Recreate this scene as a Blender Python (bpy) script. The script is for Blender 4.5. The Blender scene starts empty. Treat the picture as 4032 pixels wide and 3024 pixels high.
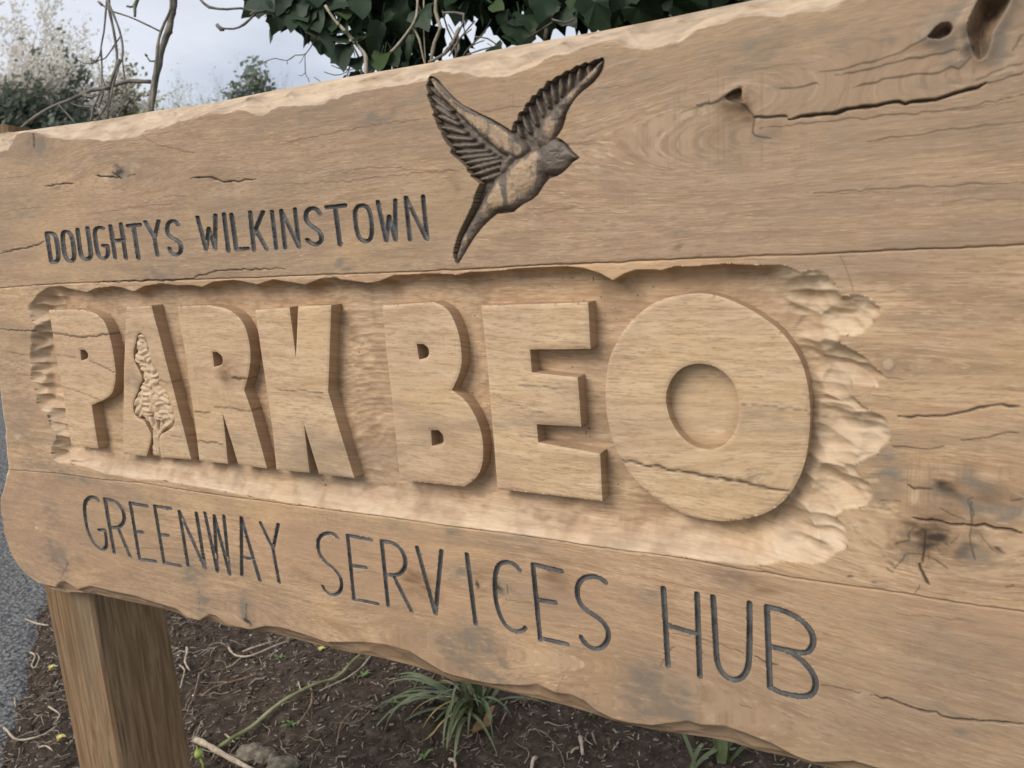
import bpy, math, random
import numpy as np
from mathutils import Matrix, Vector
from mathutils.geometry import delaunay_2d_cdt

# ------------------------------------------------------------------ camera, world, sun, exposure
S = bpy.context.scene
COL = S.collection
FPX = 3028.0                       # focal length in pixels of the 4032 px wide photograph
CX, CY = 2016.0, 1512.0
CAMZ = 1.45
_h = np.array([-5286.0, -282.0, FPX]); _h /= np.linalg.norm(_h)
_v = np.array([1735 - .05335 * 15000, 15000.0, FPX]); _v = _v - _h * (_h @ _v); _v /= np.linalg.norm(_v)
_n = np.cross(-_h, -_v); _n = _n if _n[2] > 0 else -_n
R = np.stack([-_h, _n, -_v])       # rows: world X along the sign, Y through it, Z up
cam = bpy.data.objects.new('camera', bpy.data.cameras.new('camera')); COL.objects.link(cam)
m = Matrix.Identity(4)
for i in range(3):
    m[i][0], m[i][1], m[i][2] = R[i, 0], -R[i, 1], -R[i, 2]
m[2][3] = CAMZ
cam.matrix_world = m
cam.data.sensor_width = 36; cam.data.lens = 36 * FPX / 4032
cam.data.clip_start = .02; cam.data.clip_end = 2000
S.camera = cam
cam.data.dof.use_dof = True; cam.data.dof.focus_distance = 1.12; cam.data.dof.aperture_fstop = 8.5

W = bpy.data.worlds.new('World'); S.world = W; W.use_nodes = True
nt = W.node_tree; nt.nodes.clear()
def wn(t, **k):
    n = nt.nodes.new(t)
    for a, b in k.items(): setattr(n, a, b)
    return n
SUN_EL, SUN_AZ = math.radians(40), math.radians(204)   # azimuth measured clockwise from +Y (to the front left)
sky = wn('ShaderNodeTexSky', sky_type='NISHITA', sun_disc=False, sun_elevation=SUN_EL, sun_rotation=SUN_AZ)
tc = wn('ShaderNodeTexCoord'); mp = wn('ShaderNodeMapping'); mp.inputs['Scale'].default_value = (1.0, 1.0, 3.6)
mp.inputs['Rotation'].default_value = (0.1, 0.12, 0.4)
no = wn('ShaderNodeTexNoise'); no.inputs['Scale'].default_value = 1.7; no.inputs['Detail'].default_value = 5
no.inputs['Roughness'].default_value = .5; no.inputs['Distortion'].default_value = .5
cr = wn('ShaderNodeValToRGB')
cr.color_ramp.elements[0].position = .34; cr.color_ramp.elements[0].color = (4.6, 5.1, 6.1, 1)
cr.color_ramp.elements[1].position = .66; cr.color_ramp.elements[1].color = (8.9, 9.1, 9.6, 1)
mx = wn('ShaderNodeMix', data_type='RGBA'); mx.inputs[0].default_value = .92
bg = wn('ShaderNodeBackground'); bg.inputs[1].default_value = .1
out = wn('ShaderNodeOutputWorld')
L = nt.links.new
L(tc.outputs['Generated'], mp.inputs[0]); L(mp.outputs[0], no.inputs[0]); L(no.outputs[0], cr.inputs[0])
L(sky.outputs[0], mx.inputs[6]); L(cr.outputs[0], mx.inputs[7]); L(mx.outputs[2], bg.inputs[0]); L(bg.outputs[0], out.inputs[0])
sl = bpy.data.lights.new('sun', 'SUN'); sl.energy = 2.3; sl.angle = math.radians(34); sl.color = (1, .94, .84)
so = bpy.data.objects.new('sun', sl); COL.objects.link(so)
sd = Vector((math.sin(SUN_AZ) * math.cos(SUN_EL), math.cos(SUN_AZ) * math.cos(SUN_EL), math.sin(SUN_EL)))
so.rotation_euler = sd.to_track_quat('Z', 'Y').to_euler(); so.location = (0, 0, 20)
S.view_settings.view_transform = 'Standard'; S.view_settings.look = 'None'
S.view_settings.gamma = 1; S.view_settings.use_curve_mapping = False
S.view_settings.exposure = 0.25

# ------------------------------------------------------------------ helpers
D0 = .78                            # distance of the sign's face
TH = .045                           # thickness of the planks
rng = np.random.default_rng(7)
random.seed(7)
TILE = dict(A=(0, 0, 1.58), B=(1300, 0, 1.58), C=(2632, 0, 1.58), D=(0, 1000, 1.58), E=(1300, 1000, 1.58), F=(2632, 1000, 1.58),
            G=(0, 1974, 1.58), H=(1300, 1974, 1.58), I=(2632, 1974, 1.58), K=(1640, 200, 2.765), L=(1640, 500, 2.765), M=(1000, 0, 2.765),
            N=(0, 0, 2.765), Q=(2000, 0, 2.765), Z=(0, 0, 1.0))
def px(t, pts):
    x0, y0, s = TILE[t]
    a = np.array(pts, float)
    return np.column_stack([x0 + a[:, 0] / s, y0 + a[:, 1] / s])
def face(t, pts, dy=0.0):
    """points read off the photograph -> (X, Z) in metres on the sign's face (dy behind it)"""
    p = px(t, pts)
    r = np.column_stack([p[:, 0] - CX, p[:, 1] - CY, np.full(len(p), FPX)]) @ R.T
    k = (D0 + dy) / r[:, 1]
    return np.column_stack([r[:, 0] * k, r[:, 2] * k + CAMZ])
def ray(t, pt, depth):
    p = px(t, [pt])[0]
    q = R @ (np.array([p[0] - CX, p[1] - CY, FPX]) * depth / FPX)
    return Vector((q[0], q[1], q[2] + CAMZ))
def chaikin(p, n=2, closed=False):
    p = np.asarray(p, float)
    for _ in range(n):
        if closed:
            q = np.roll(p, -1, 0); p = np.stack([.75 * p + .25 * q, .25 * p + .75 * q], 1).reshape(-1, 2)
        else:
            a, b = p[:-1], p[1:]
            p = np.vstack([p[:1], np.stack([.75 * a + .25 * b, .25 * a + .75 * b], 1).reshape(-1, 2), p[-1:]])
    return p
def resample(p, step, closed=True):
    p = np.asarray(p, float); o = []
    n = len(p)
    for i in range(n if closed else n - 1):
        a, b = p[i], p[(i + 1) % n]
        k = max(1, int(np.linalg.norm(b - a) / step))
        for j in range(k): o.append(a + (b - a) * j / k)
    if not closed: o.append(p[-1])
    return np.array(o)
def nearest(P, A, B):
    """nearest point on the segments A-B for every P; returns distance, point, parameter index"""
    best = np.full(len(P), 1e9); Q = np.zeros_like(P); K = np.zeros(len(P)); 
    for i in range(len(A)):
        d = B[i] - A[i]; l = d @ d + 1e-18
        t = np.clip(((P - A[i]) @ d) / l, 0, 1)
        q = A[i] + t[:, None] * d
        s = ((P - q) ** 2).sum(1)
        k = s < best
        best[k] = s[k]; Q[k] = q[k]; K[k] = i + t[k]
    return np.sqrt(best), Q, K
def inside(P, poly):
    c = np.zeros(len(P), bool)
    x, y = P[:, 0], P[:, 1]
    n = len(poly)
    for i in range(n):
        x1, y1 = poly[i]; x2, y2 = poly[(i + 1) % n]
        if y1 == y2: continue
        k = ((y1 > y) != (y2 > y)) & (x < (x2 - x1) * (y - y1) / (y2 - y1) + x1)
        c ^= k
    return c
def sdf(P, poly, pad=.05):
    """signed distance to a closed outline, positive inside; far points get -pad"""
    d = np.full(len(P), -pad); Q = P.copy()
    lo, hi = poly.min(0) - pad, poly.max(0) + pad
    k = (P[:, 0] > lo[0]) & (P[:, 0] < hi[0]) & (P[:, 1] > lo[1]) & (P[:, 1] < hi[1])
    if k.any():
        dd, q, _ = nearest(P[k], poly, np.roll(poly, -1, 0))
        ins = inside(P[k], poly)
        d[k] = np.where(ins, dd, -dd); Q[k] = q
    return d, Q
def hsh(i, j, s):
    s = int(s * 10)
    n = (i.astype(np.int64) * 374761393 + j.astype(np.int64) * 668265263 + s * 974634777) & 0xffffffff
    n = ((n ^ (n >> 13)) * 1274126177) & 0xffffffff
    n = n ^ (n >> 16)
    return (n & 0xffffff) / float(0x1000000)
def vn(x, y, s=0):
    xi, yi = np.floor(x), np.floor(y); fx, fy = x - xi, y - yi
    fx = fx * fx * (3 - 2 * fx); fy = fy * fy * (3 - 2 * fy)
    return ((hsh(xi, yi, s) * (1 - fx) + hsh(xi + 1, yi, s) * fx) * (1 - fy) +
            (hsh(xi, yi + 1, s) * (1 - fx) + hsh(xi + 1, yi + 1, s) * fx) * fy) - .5
def fbm(x, y, s=0, o=4):
    r = 0
    for k in range(o): r = r + vn(x * 2 ** k, y * 2 ** k, s + k) / 2 ** k
    return r
def scoops(x, y, s=0):
    """overlapping gouge cuts: bowls that meet in sharp ridges (0 at the bowl's bottom, about .5 on ridges)"""
    xi, yi = np.floor(x), np.floor(y); b = np.full(x.shape, 9.0)
    for a in (-1, 0, 1):
        for c in (-1, 0, 1):
            cx = xi + a + .15 + .7 * hsh(xi + a, yi + c, s); cy = yi + c + .15 + .7 * hsh(xi + a, yi + c, s + 5)
            b = np.minimum(b, (x - cx) ** 2 + (y - cy) ** 2 + .12 * hsh(xi + a, yi + c, s + 9))
    return np.minimum(b, .9)
def smooth(a, b, x):
    t = np.clip((x - a) / (b - a), 0, 1); return t * t * (3 - 2 * t)
def tag(o, label=None, cat=None, group=None, kind=None):
    if label: o['label'] = label
    if cat: o['category'] = cat
    if group: o['group'] = group
    if kind: o['kind'] = kind
    return o
def link(name, me, mat, parent=None, loc=None):
    o = bpy.data.objects.new(name, me); COL.objects.link(o)
    if mat is not None and len(me.materials) == 0: me.materials.append(mat)
    if parent is not None: o.parent = parent
    if loc is not None: o.location = loc
    return o
def empty(name, loc=(0, 0, 0)):
    o = bpy.data.objects.new(name, None); COL.objects.link(o); o.location = loc; o.empty_display_size = .05
    return o
def npmesh(name, V, F, smoothf=True, attrs=None):
    """fast mesh from arrays; F is (n,3) or (n,4) or a list of arrays"""
    Fs = F if isinstance(F, list) else [F]
    Fs = [f for f in Fs if len(f)]
    me = bpy.data.meshes.new(name)
    me.vertices.add(len(V)); me.vertices.foreach_set('co', np.asarray(V, np.float32).ravel())
    loops = np.concatenate([np.asarray(f, np.int32).ravel() for f in Fs])
    tot = np.concatenate([np.full(len(f), f.shape[1], np.int32) for f in Fs])
    st = np.concatenate([[0], np.cumsum(tot)[:-1]]).astype(np.int32)
    me.loops.add(len(loops)); me.loops.foreach_set('vertex_index', loops)
    me.polygons.add(len(tot)); me.polygons.foreach_set('loop_start', st); me.polygons.foreach_set('loop_total', tot)
    me.polygons.foreach_set('use_smooth', np.full(len(tot), smoothf))
    me.update(calc_edges=True)
    for k, a in (attrs or {}).items():
        if a.shape[1] == 4:
            at = me.attributes.new(k, 'FLOAT_COLOR', 'POINT'); at.data.foreach_set('color', a.astype(np.float32).ravel())
        else:
            at = me.attributes.new(k, 'FLOAT_VECTOR', 'POINT'); at.data.foreach_set('vector', a.astype(np.float32).ravel())
    me.validate()
    return me
def tube(pts, rad, n=8, bump=0.0, seed=0):
    """vertices and quads of a tapered tube through pts"""
    pts = [Vector(p) for p in pts]; V = []; F = []
    if not hasattr(rad, '__len__'): rad = [rad] * len(pts)
    up = Vector((.31, .2, .93)); rr = random.Random(seed)
    for i, p in enumerate(pts):
        t = (pts[min(i + 1, len(pts) - 1)] - pts[max(i - 1, 0)]).normalized()
        a = t.cross(up).normalized(); b = t.cross(a)
        for k in range(n):
            w = 2 * math.pi * k / n
            V.append(p + (a * math.cos(w) + b * math.sin(w)) * rad[i] * (1 + bump * (rr.random() - .5)))
        if i:
            for k in range(n):
                F.append((i * n - n + k, i * n - n + (k + 1) % n, i * n + (k + 1) % n, i * n + k))
    c = len(V); V.append(pts[0]); V.append(pts[-1])
    T = []
    for k in range(n):
        T.append((c, (k + 1) % n, k)); e = (len(pts) - 1) * n; T.append((c + 1, e + k, e + (k + 1) % n))
    return [tuple(v) for v in V], F, T
class MB:
    def __init__(s): s.V = []; s.F = []
    def add(s, V, *Fs):
        o = len(s.V); s.V += [tuple(v) for v in V]
        for F in Fs: s.F += [tuple(i + o for i in f) for f in F]
    def build(s, name, mat, parent=None, smoothf=True, loc=None):
        me = bpy.data.meshes.new(name); me.from_pydata(s.V, [], s.F)
        me.polygons.foreach_set('use_smooth', [smoothf] * len(me.polygons)); me.update()
        return link(name, me, mat, parent, loc)
def curve3(pts, step=.03):
    """smooth polyline through 3D points (Catmull-Rom)"""
    P = [Vector(p) for p in pts]; P = [P[0] * 2 - P[1]] + P + [P[-1] * 2 - P[-2]]; o = []
    for i in range(1, len(P) - 2):
        a, b, c, d = P[i - 1], P[i], P[i + 1], P[i + 2]
        k = max(2, int((c - b).length / step))
        for j in range(k):
            t = j / k
            o.append(.5 * ((2 * b) + (c - a) * t + (2 * a - 5 * b + 4 * c - d) * t * t + (-a + 3 * b - 3 * c + d) * t ** 3))
    o.append(P[-2]); return o

# ------------------------------------------------------------------ materials
def mat(name, rough=.7, spec=.3):
    m = bpy.data.materials.new(name); m.use_nodes = True
    t = m.node_tree; b = t.nodes['Principled BSDF']
    b.inputs['Roughness'].default_value = rough; b.inputs['Specular IOR Level'].default_value = spec
    return m, t, b
class NT:
    def __init__(s, t): s.t = t
    def n(s, ty, **k):
        n = s.t.nodes.new(ty)
        for a, b in k.items(): setattr(n, a, b)
        return n
    def l(s, a, b): s.t.links.new(a, b)
    def noise(s, vec, scale, detail=3, rough=.55, mapping=None, dist=0.0):
        if mapping:
            mp = s.n('ShaderNodeMapping'); mp.inputs['Scale'].default_value = mapping
            if len(mapping) == 6: pass
            s.l(vec, mp.inputs[0]); vec = mp.outputs[0]
        q = s.n('ShaderNodeTexNoise'); q.inputs['Scale'].default_value = scale; q.inputs['Detail'].default_value = detail
        q.inputs['Roughness'].default_value = rough; q.inputs['Distortion'].default_value = dist
        s.l(vec, q.inputs['Vector']); return q.outputs[0]
    def ramp(s, fac, *st):
        r = s.n('ShaderNodeValToRGB'); e = r.color_ramp.elements
        for i, (p, c) in enumerate(st):
            x = e[i] if i < 2 else e.new(p)
            x.position = p; x.color = (*c, 1) if len(c) == 3 else c
        s.l(fac, r.inputs[0]); return r.outputs[0]
    def mix(s, fac, a, b, mode='MIX'):
        q = s.n('ShaderNodeMix', data_type='RGBA', blend_type=mode)
        for v, i in ((fac, 0), (a, 6), (b, 7)):
            if hasattr(v, 'links') or hasattr(v, 'is_output'): s.l(v, q.inputs[i])
            elif i == 0: q.inputs[0].default_value = v
            else: q.inputs[i].default_value = (*v, 1)
        return q.outputs[2]
    def math(s, op, a, b=0.0, clamp=False):
        q = s.n('ShaderNodeMath', operation=op, use_clamp=clamp)
        for i, v in enumerate((a, b)):
            if hasattr(v, 'is_output'): s.l(v, q.inputs[i])
            else: q.inputs[i].default_value = v
        return q.outputs[0]
    def bump(s, h, strength, dist, normal=None):
        q = s.n('ShaderNodeBump'); q.inputs['Strength'].default_value = strength; q.inputs['Distance'].default_value = dist
        s.l(h, q.inputs['Height'])
        if normal: s.l(normal, q.inputs['Normal'])
        return q.outputs[0]

def oak(name, dark=(.345, .205, .115), mid=(.49, .31, .18), light=(.62, .425, .265), grey=0.0):
    """planed oak: reads the grain coordinates 'gr' and the marks (R cracks and dirt, G grey weathering, B fresh cut, A brown figure)"""
    m, t, b = mat(name, .62, .25); N = NT(t)
    g = N.n('ShaderNodeAttribute', attribute_name='gr'); v = g.outputs['Vector']
    k = N.n('ShaderNodeAttribute', attribute_name='marks'); sep = N.n('ShaderNodeSeparateColor'); N.l(k.outputs['Color'], sep.inputs[0])
    rr, gg, bb = sep.outputs[0], sep.outputs[1], sep.outputs[2]; aa = k.outputs['Alpha']
    bands = N.noise(v, 1, 4, .6, (4.0, 1, 70), .5)
    fine = N.noise(v, 1, 4, .65, (55, 1, 430))
    streak = N.noise(v, 1, 4, .65, (13, 1, 150))
    blotch = N.noise(v, 1, 4, .6, (4.2, 3, 8), .6)
    c = N.ramp(bands, (.30, dark), (.5, mid), (.72, light))
    c = N.mix(N.ramp(streak, (.40, (0, 0, 0)), (.62, (.9, .9, .9))), c, light); c = N.mix(N.ramp(N.noise(v, 1, 4, .65, (9, 1, 190)), (.52, (0, 0, 0)), (.66, (.6, .6, .6))), c, dark)
    c = N.mix(N.ramp(fine, (.50, (0, 0, 0)), (.64, (.65, .65, .65))), c, (.29, .185, .105))
    flk = N.noise(v, 1, 2, .5, (70, 1, 650))
    c = N.mix(N.ramp(flk, (.58, (0, 0, 0)), (.70, (.6, .6, .6))), c, (.70, .54, .36))
    gold = N.noise(v, 1, 3, .55, (3.4, 4, 6.5), .8); c = N.mix(N.ramp(gold, (.47, (0, 0, 0)), (.66, (.4, .4, .4))), c, (.61, .40, .20))
    pore = N.noise(v, 1, 3, .7, (62, 1, 520)); c = N.mix(N.ramp(pore, (.56, (0, 0, 0)), (.68, (.62, .62, .62))), c, (.235, .15, .085))
    wth = N.noise(v, 1, 5, .62, (2.6, 5, 9), .9); c = N.mix(N.ramp(wth, (.50 - grey * .2, (0, 0, 0)), (.74, (.75, .75, .75))), c, (.215, .155, .108))
    c = N.mix(N.ramp(blotch, (.42, (0, 0, 0)), (.75, (.5, .5, .5))), c, (.31, .22, .15))
    red = N.noise(v, 1, 3, .5, (2.3, 2, 5))
    c = N.mix(N.ramp(red, (.46, (0, 0, 0)), (.72, (.4, .4, .4))), c, (.46, .27, .165))
    # bandsaw scratches running across the grain, in patches
    saw = N.noise(v, 1, 2, .6, (480, 1, 30)); sp = N.noise(v, 1, 3, .5, (7, 1, 14))
    sm = N.math('MULTIPLY', N.ramp(saw, (.5, (0, 0, 0)), (.66, (1, 1, 1))), N.ramp(sp, (.58, (0, 0, 0)), (.70, (.45, .45, .45))))
    c = N.mix(sm, c, (.24, .16, .10))
    # dirt specks
    spk = N.noise(v, 1, 3, .75, (90, 1, 260)); c = N.mix(N.ramp(spk, (.70, (0, 0, 0)), (.80, (.6, .6, .6))), c, (.17, .11, .07))
    # marks
    c = N.mix(bb, c, N.mix(N.ramp(streak, (.3, (0, 0, 0)), (.7, (1, 1, 1))), (.52, .38, .25), (.66, .52, .375)))
    c = N.mix(aa, c, N.mix(streak, (.15, .09, .05), (.32, .19, .105)))
    gn = N.noise(v, 1, 5, .7, (45, 1, 60))
    gm = N.math('MULTIPLY', gg, N.ramp(gn, (.3, (.35, .35, .35)), (.65, (1, 1, 1))))
    c = N.mix(gm, c, N.mix(gn, (.075, .058, .045), (.31, .255, .20)))
    c = N.mix(rr, c, (.032, .023, .017))
    N.l(c, b.inputs['Base Color'])
    h = N.math('ADD', N.math('MULTIPLY', fine, .6), N.math('MULTIPLY', flk, .35))
    h = N.math('ADD', h, N.math('MULTIPLY', saw, .25)); h = N.math('ADD', h, N.math('MULTIPLY', streak, .5))
    N.l(N.bump(h, .55, .0007), b.inputs['Normal'])
    N.l(N.ramp(fine, (.3, (.5, .5, .5)), (.7, (.75, .75, .75))), b.inputs['Roughness'])
    return m
OAK = oak('oak'); OAK_LET = oak('oak_fresh', (.42, .265, .145), (.57, .375, .215), (.69, .49, .31), -.35); OAK_TOP = oak('oak_weathered', (.30, .18, .105), (.43, .272, .165), (.54, .365, .235), .35); OAK_LOW = oak('oak_lower', (.31, .185, .105), (.445, .28, .165), (.56, .38, .24), .3)
def simple(name, c1, c2, scale=20, rough=.8, spec=.2, bump=0, bscale=80, coord='Object', stretch=None, trans=0):
    m, t, b = mat(name, rough, spec); N = NT(t)
    v = N.n('ShaderNodeTexCoord').outputs[coord]
    N.l(N.ramp(N.noise(v, scale, 5, .6, stretch), (.35, c1), (.65, c2)), b.inputs['Base Color'])
    if bump: N.l(N.bump(N.noise(v, bscale, 4, .6, stretch), 1, bump), b.inputs['Normal'])
    return m

def charcoal():
    m, t, b = mat('charcoal_paint', .55, .4); N = NT(t)
    v = N.n('ShaderNodeAttribute', attribute_name='gr').outputs['Vector']
    c = N.ramp(N.noise(v, 60, 4, .6), (.35, (.075, .072, .070)), (.7, (.165, .158, .152)))
    chip = N.ramp(N.noise(v, 210, 4, .65), (.70, (0, 0, 0)), (.76, (.9, .9, .9)))
    N.l(N.mix(chip, c, (.34, .27, .19)), b.inputs['Base Color'])
    N.l(N.bump(N.noise(v, 1, 3, .6, (500, 1, 900)), .5, .0006), b.inputs['Normal'])
    return m
CHAR = charcoal()
def birdmat():
    m, t, b = mat('carved_stained_oak', .5, .4); N = NT(t)
    v = N.n('ShaderNodeAttribute', attribute_name='gr').outputs['Vector']
    k = N.n('ShaderNodeAttribute', attribute_name='marks'); sep = N.n('ShaderNodeSeparateColor'); N.l(k.outputs['Color'], sep.inputs[0])
    st = N.noise(v, 1, 4, .6, (30, 1, 120))
    w = N.mix(st, (.30, .20, .12), (.46, .32, .205))
    dk = N.mix(N.noise(v, 90, 4, .6), (.058, .045, .036), (.17, .13, .10))
    n = N.noise(v, 1, 5, .68, (90, 1, 45)); f = N.math('ADD', sep.outputs[0], N.math('MULTIPLY', N.math('SUBTRACT', n, .5), 1.5))
    f = N.ramp(f, (.30, (0, 0, 0)), (.62, (.97, .97, .97)))
    N.l(N.mix(f, w, dk), b.inputs['Base Color'])
    N.l(N.bump(N.noise(v, 1, 4, .6, (160, 1, 420)), .6, .001), b.inputs['Normal'])
    return m
BIRD = birdmat()
def postmat():
    m, t, b = mat('larch_post', .65, .25); N = NT(t)
    v = N.n('ShaderNodeTexCoord').outputs['Object']
    a = N.noise(v, 1, 3, .5, (52, 52, 3.2), 1.6); f = N.noise(v, 1, 5, .7, (240, 240, 14))
    c = N.ramp(a, (.3, (.13, .075, .038)), (.5, (.235, .15, .080)), (.62, (.30, .20, .115)), (.75, (.15, .09, .048)))
    c = N.mix(N.ramp(f, (.5, (0, 0, 0)), (.7, (.7, .7, .7))), c, (.13, .07, .035))
    g = N.noise(v, 1, 4, .6, (9, 9, 3)); c = N.mix(N.ramp(g, (.5, (0, 0, 0)), (.75, (.5, .5, .5))), c, (.20, .17, .12))
    N.l(c, b.inputs['Base Color'])
    N.l(N.bump(N.math('ADD', a, f), .5, .0015), b.inputs['Normal'])
    return m
POST = postmat()

# ------------------------------------------------------------------ traced outlines and strokes
CR = []      # cracks: (polyline X,Z ; half width m ; strength ; depth)
def crack(t, pts, w=.0011, s=1.0, dep=.0025): CR.append((chaikin(face(t, pts), 1), w * (.75 if s > .8 else .6), s, dep))
crack('A', [(595,1092),(640,1098),(690,1100),(730,1105),(760,1110)], .0016); crack('A', [(735,1040),(730,1085),(755,1115)], .002, .8)
crack('A', [(700,1072),(725,1092),(750,1112)], .0016); crack('A', [(790,1095),(815,1088),(845,1087)], .0012, .8)
crack('A', [(275,1158),(340,1152),(400,1145),(455,1142)], .0014, .9); crack('A', [(325,1140),(345,1165)], .002, .8)
crack('A', [(1185,1112),(1240,1100),(1310,1103),(1370,1120),(1430,1135),(1500,1125),(1590,1115)], .0016)
crack('A', [(1000,1218),(1080,1217),(1160,1218)], .0009, .6); crack('A', [(880,835),(940,880),(1000,912),(1060,918),(1150,940),(1210,948)], .0009, .55)
crack('A', [(560,1330),(760,1300),(960,1275),(1100,1268),(1200,1262)], .0008, .4)
crack('A', [(0,1322),(200,1292),(300,1280)], .0008, .5); crack('A', [(0,1580),(100,1552),(230,1530),(275,1498)], .0014, .9)
crack('A', [(0,1560),(120,1545),(200,1530)], .0008, .5); crack('A', [(0,1368),(90,1362),(180,1355)], .0007, .4); crack('A', [(0,1110),(150,1094)], .0007, .35)
crack('A', [(1780,885),(1950,850),(2212,800)], .0009, .55); crack('A', [(1500,1150),(1850,1140),(2212,1120)], .0007, .35)
crack('A', [(205,825),(212,880),(208,930)], .0026, .9); crack('A', [(1135,1495),(1240,1482)], .0008, .5); crack('A', [(1480,1075),(1700,1068),(2212,1050)], .0006, .3)
crack('B', [(0,830),(300,775),(600,735)], .0008, .55); crack('B', [(930,692),(1060,672),(1200,660)], .0009, .5)
crack('B', [(0,1085),(200,1050),(350,1038),(470,1048),(560,1062),(830,1050)], .0008, .5); crack('B', [(0,1135),(250,1110),(560,1075),(850,1050)], .0007, .5)
crack('B', [(1430,595),(1700,545),(1880,530)], .0007, .4); crack('B', [(1440,905),(1640,890)], .0007, .4); crack('B', [(1580,1015),(1690,1012)], .0007, .4)
crack('B', [(1250,1345),(1400,1310),(1560,1268)], .0006, .35); crack('B', [(830,1240),(900,1218)], .0006, .4)
crack('C', [(530,735),(640,735),(740,726)], .0018); crack('C', [(745,742),(850,730),(950,712),(1100,690),(1300,660),(1430,640),(1630,630),(1750,595),(1900,545),(1980,515)], .0019, 1, .006)
crack('C', [(1980,515),(2100,485),(2212,440)], .0010, .8)
crack('C', [(170,650),(250,640),(330,612),(400,570),(465,540)], .0022, .85); crack('C', [(250,620),(240,655)], .001, .6)
crack('C', [(345,622),(420,630),(470,650),(510,700),(540,740),(530,790),(530,830),(580,865),(640,860)], .0020, .7)
crack('C', [(75,705),(160,665),(240,650)], .0014, .5)
crack('C', [(690,548),(760,555),(880,530),(930,522)], .0011, .8); crack('C', [(530,435),(700,405),(900,385)], .0007, .35)
crack('C', [(920,455),(1050,430),(1200,400),(1400,340),(1550,270),(1620,215),(1690,155)], .0011, .7)
crack('C', [(1030,465),(1200,440),(1400,395),(1600,345),(1750,320),(1810,298)], .0011, .75)
crack('C', [(1100,550),(1350,500),(1600,455),(1720,435),(1850,400),(1900,350)], .0012, .75); crack('C', [(560,800),(900,765),(1200,735),(1600,700),(1900,655),(2212,585)], .0008, .7)
crack('C', [(1200,880),(1500,850),(1800,795),(2212,752)], .0008, .6); crack('C', [(860,1195),(1100,1190),(1500,1165),(2212,1137)], .0009, .65)
crack('C', [(1900,500),(2000,460),(2100,420),(2212,385)], .0010, .6); crack('C', [(2140,320),(2180,260),(2212,210)], .0010, .6)
crack('C', [(600,1240),(1000,1205),(1400,1195)], .0006, .35); crack('C', [(1650,700),(1900,665),(2212,625)], .0006, .45)
crack('C', [(1700,1260),(1950,1235),(2212,1240)], .0007, .4)
crack('D', [(600,178),(900,165),(1200,160),(1215,140),(1300,120),(1360,105),(1550,95),(1780,92)], .0013, .9)
crack('D', [(0,468),(100,478),(230,482)], .0013, .9); crack('D', [(40,605),(120,620),(200,632)], .0009, .6); crack('D', [(70,740),(180,752)], .0007, .3)
crack('F', [(1430,1010),(1600,1015),(1750,1000),(1900,970),(2000,945),(2090,945),(2212,952)], .0011, .95)
crack('F', [(1380,1190),(1500,1205),(1600,1208),(1720,1190)], .0010, .75); crack('F', [(1810,1157),(1950,1140),(2100,1112),(2190,1108)], .0010, .75)
crack('F', [(1480,1435),(1540,1455),(1640,1460)], .0012, .85); crack('F', [(1310,1535),(1450,1535)], .0007, .6); crack('F', [(1690,1580),(1850,1650)], .0009, .7)
crack('F', [(1880,1659),(1895,1600),(1860,1550),(1900,1510)], .0012, .5); crack('F', [(1340,770),(1500,785)], .0006, .4); crack('F', [(1060,0),(1110,100),(1150,250)], .0008, .35)
crack('F', [(2120,1525),(2212,1522)], .0013, .7); crack('F', [(1150,880),(1250,870),(1400,905)], .0006, .4); crack('F', [(1700,870),(1800,850),(1850,820)], .0006, .3)
crack('I', [(1600,190),(1597,280),(1590,340),(1585,390)], .0014, .9); crack('I', [(1480,325),(1590,340),(1680,370),(1740,420)], .0012, .65)
crack('I', [(1570,385),(1580,430),(1600,465),(1625,520)], .0020, .9); crack('I', [(1480,325),(1440,370),(1400,420)], .0009, .7)
crack('I', [(1410,270),(1450,245),(1500,235)], .0012, .7); crack('I', [(1495,240),(1495,190),(1550,150),(1620,185),(1700,250),(1750,275)], .0018, .55)
crack('I', [(1500,105),(1700,130),(1890,152),(2000,158),(2120,175),(2212,205)], .0015, .9, .005); crack('I', [(1890,0),(1880,60),(1890,152),(1880,230),(1910,330),(1912,365)], .0012, .6)
for ang in range(14):
    a_ = ang * .449 + .3 * math.sin(ang * 5.1); l_ = 60 + 55 * abs(math.sin(ang * 2.7)); crack('I', [(1620 + 28 * math.cos(a_), 230 + 30 * math.sin(a_)), (1620 + l_ * .6 * math.cos(a_ + .15), 230 + l_ * .7 * math.sin(a_ + .15)), (1620 + l_ * math.cos(a_ + .1), 230 + l_ * 1.2 * math.sin(a_ + .1))], .0009, .45)
crack('I', [(1940,200),(1990,290),(2060,325)], .0010, .5); crack('I', [(1355,410),(1400,445)], .0012, .6); crack('I', [(1562,522),(1530,575)], .0008, .7)
crack('I', [(1550,150),(1660,145),(1640,200)], .001, .4); crack('I', [(1750,260),(1810,200)], .0011, .5); crack('I', [(2090,530),(2150,520)], .0012, .6)
crack('I', [(0,820),(300,875),(400,920),(480,950)], .0009, .55); crack('I', [(525,962),(610,995),(690,1015)], .0014, .8)
crack('I', [(950,1140),(1100,1165),(1200,1185)], .0010, .75); crack('I', [(1260,1205),(1400,1240),(1540,1290),(1700,1335),(1850,1362),(2212,1385)], .0013, .9, .004)
crack('I', [(440,1255),(520,1290)], .0009, .5); crack('I', [(1400,700),(1700,720),(1900,750)], .0006, .4); crack('I', [(1760,1080),(1910,1068)], .0006, .35)
crack('H', [(1085,605),(1160,622),(1270,640)], .0009, .6); crack('H', [(2050,1035),(2100,960),(2150,900)], .0009, .7); crack('H', [(120,440),(230,432),(330,455)], .0007, .4)
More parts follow.
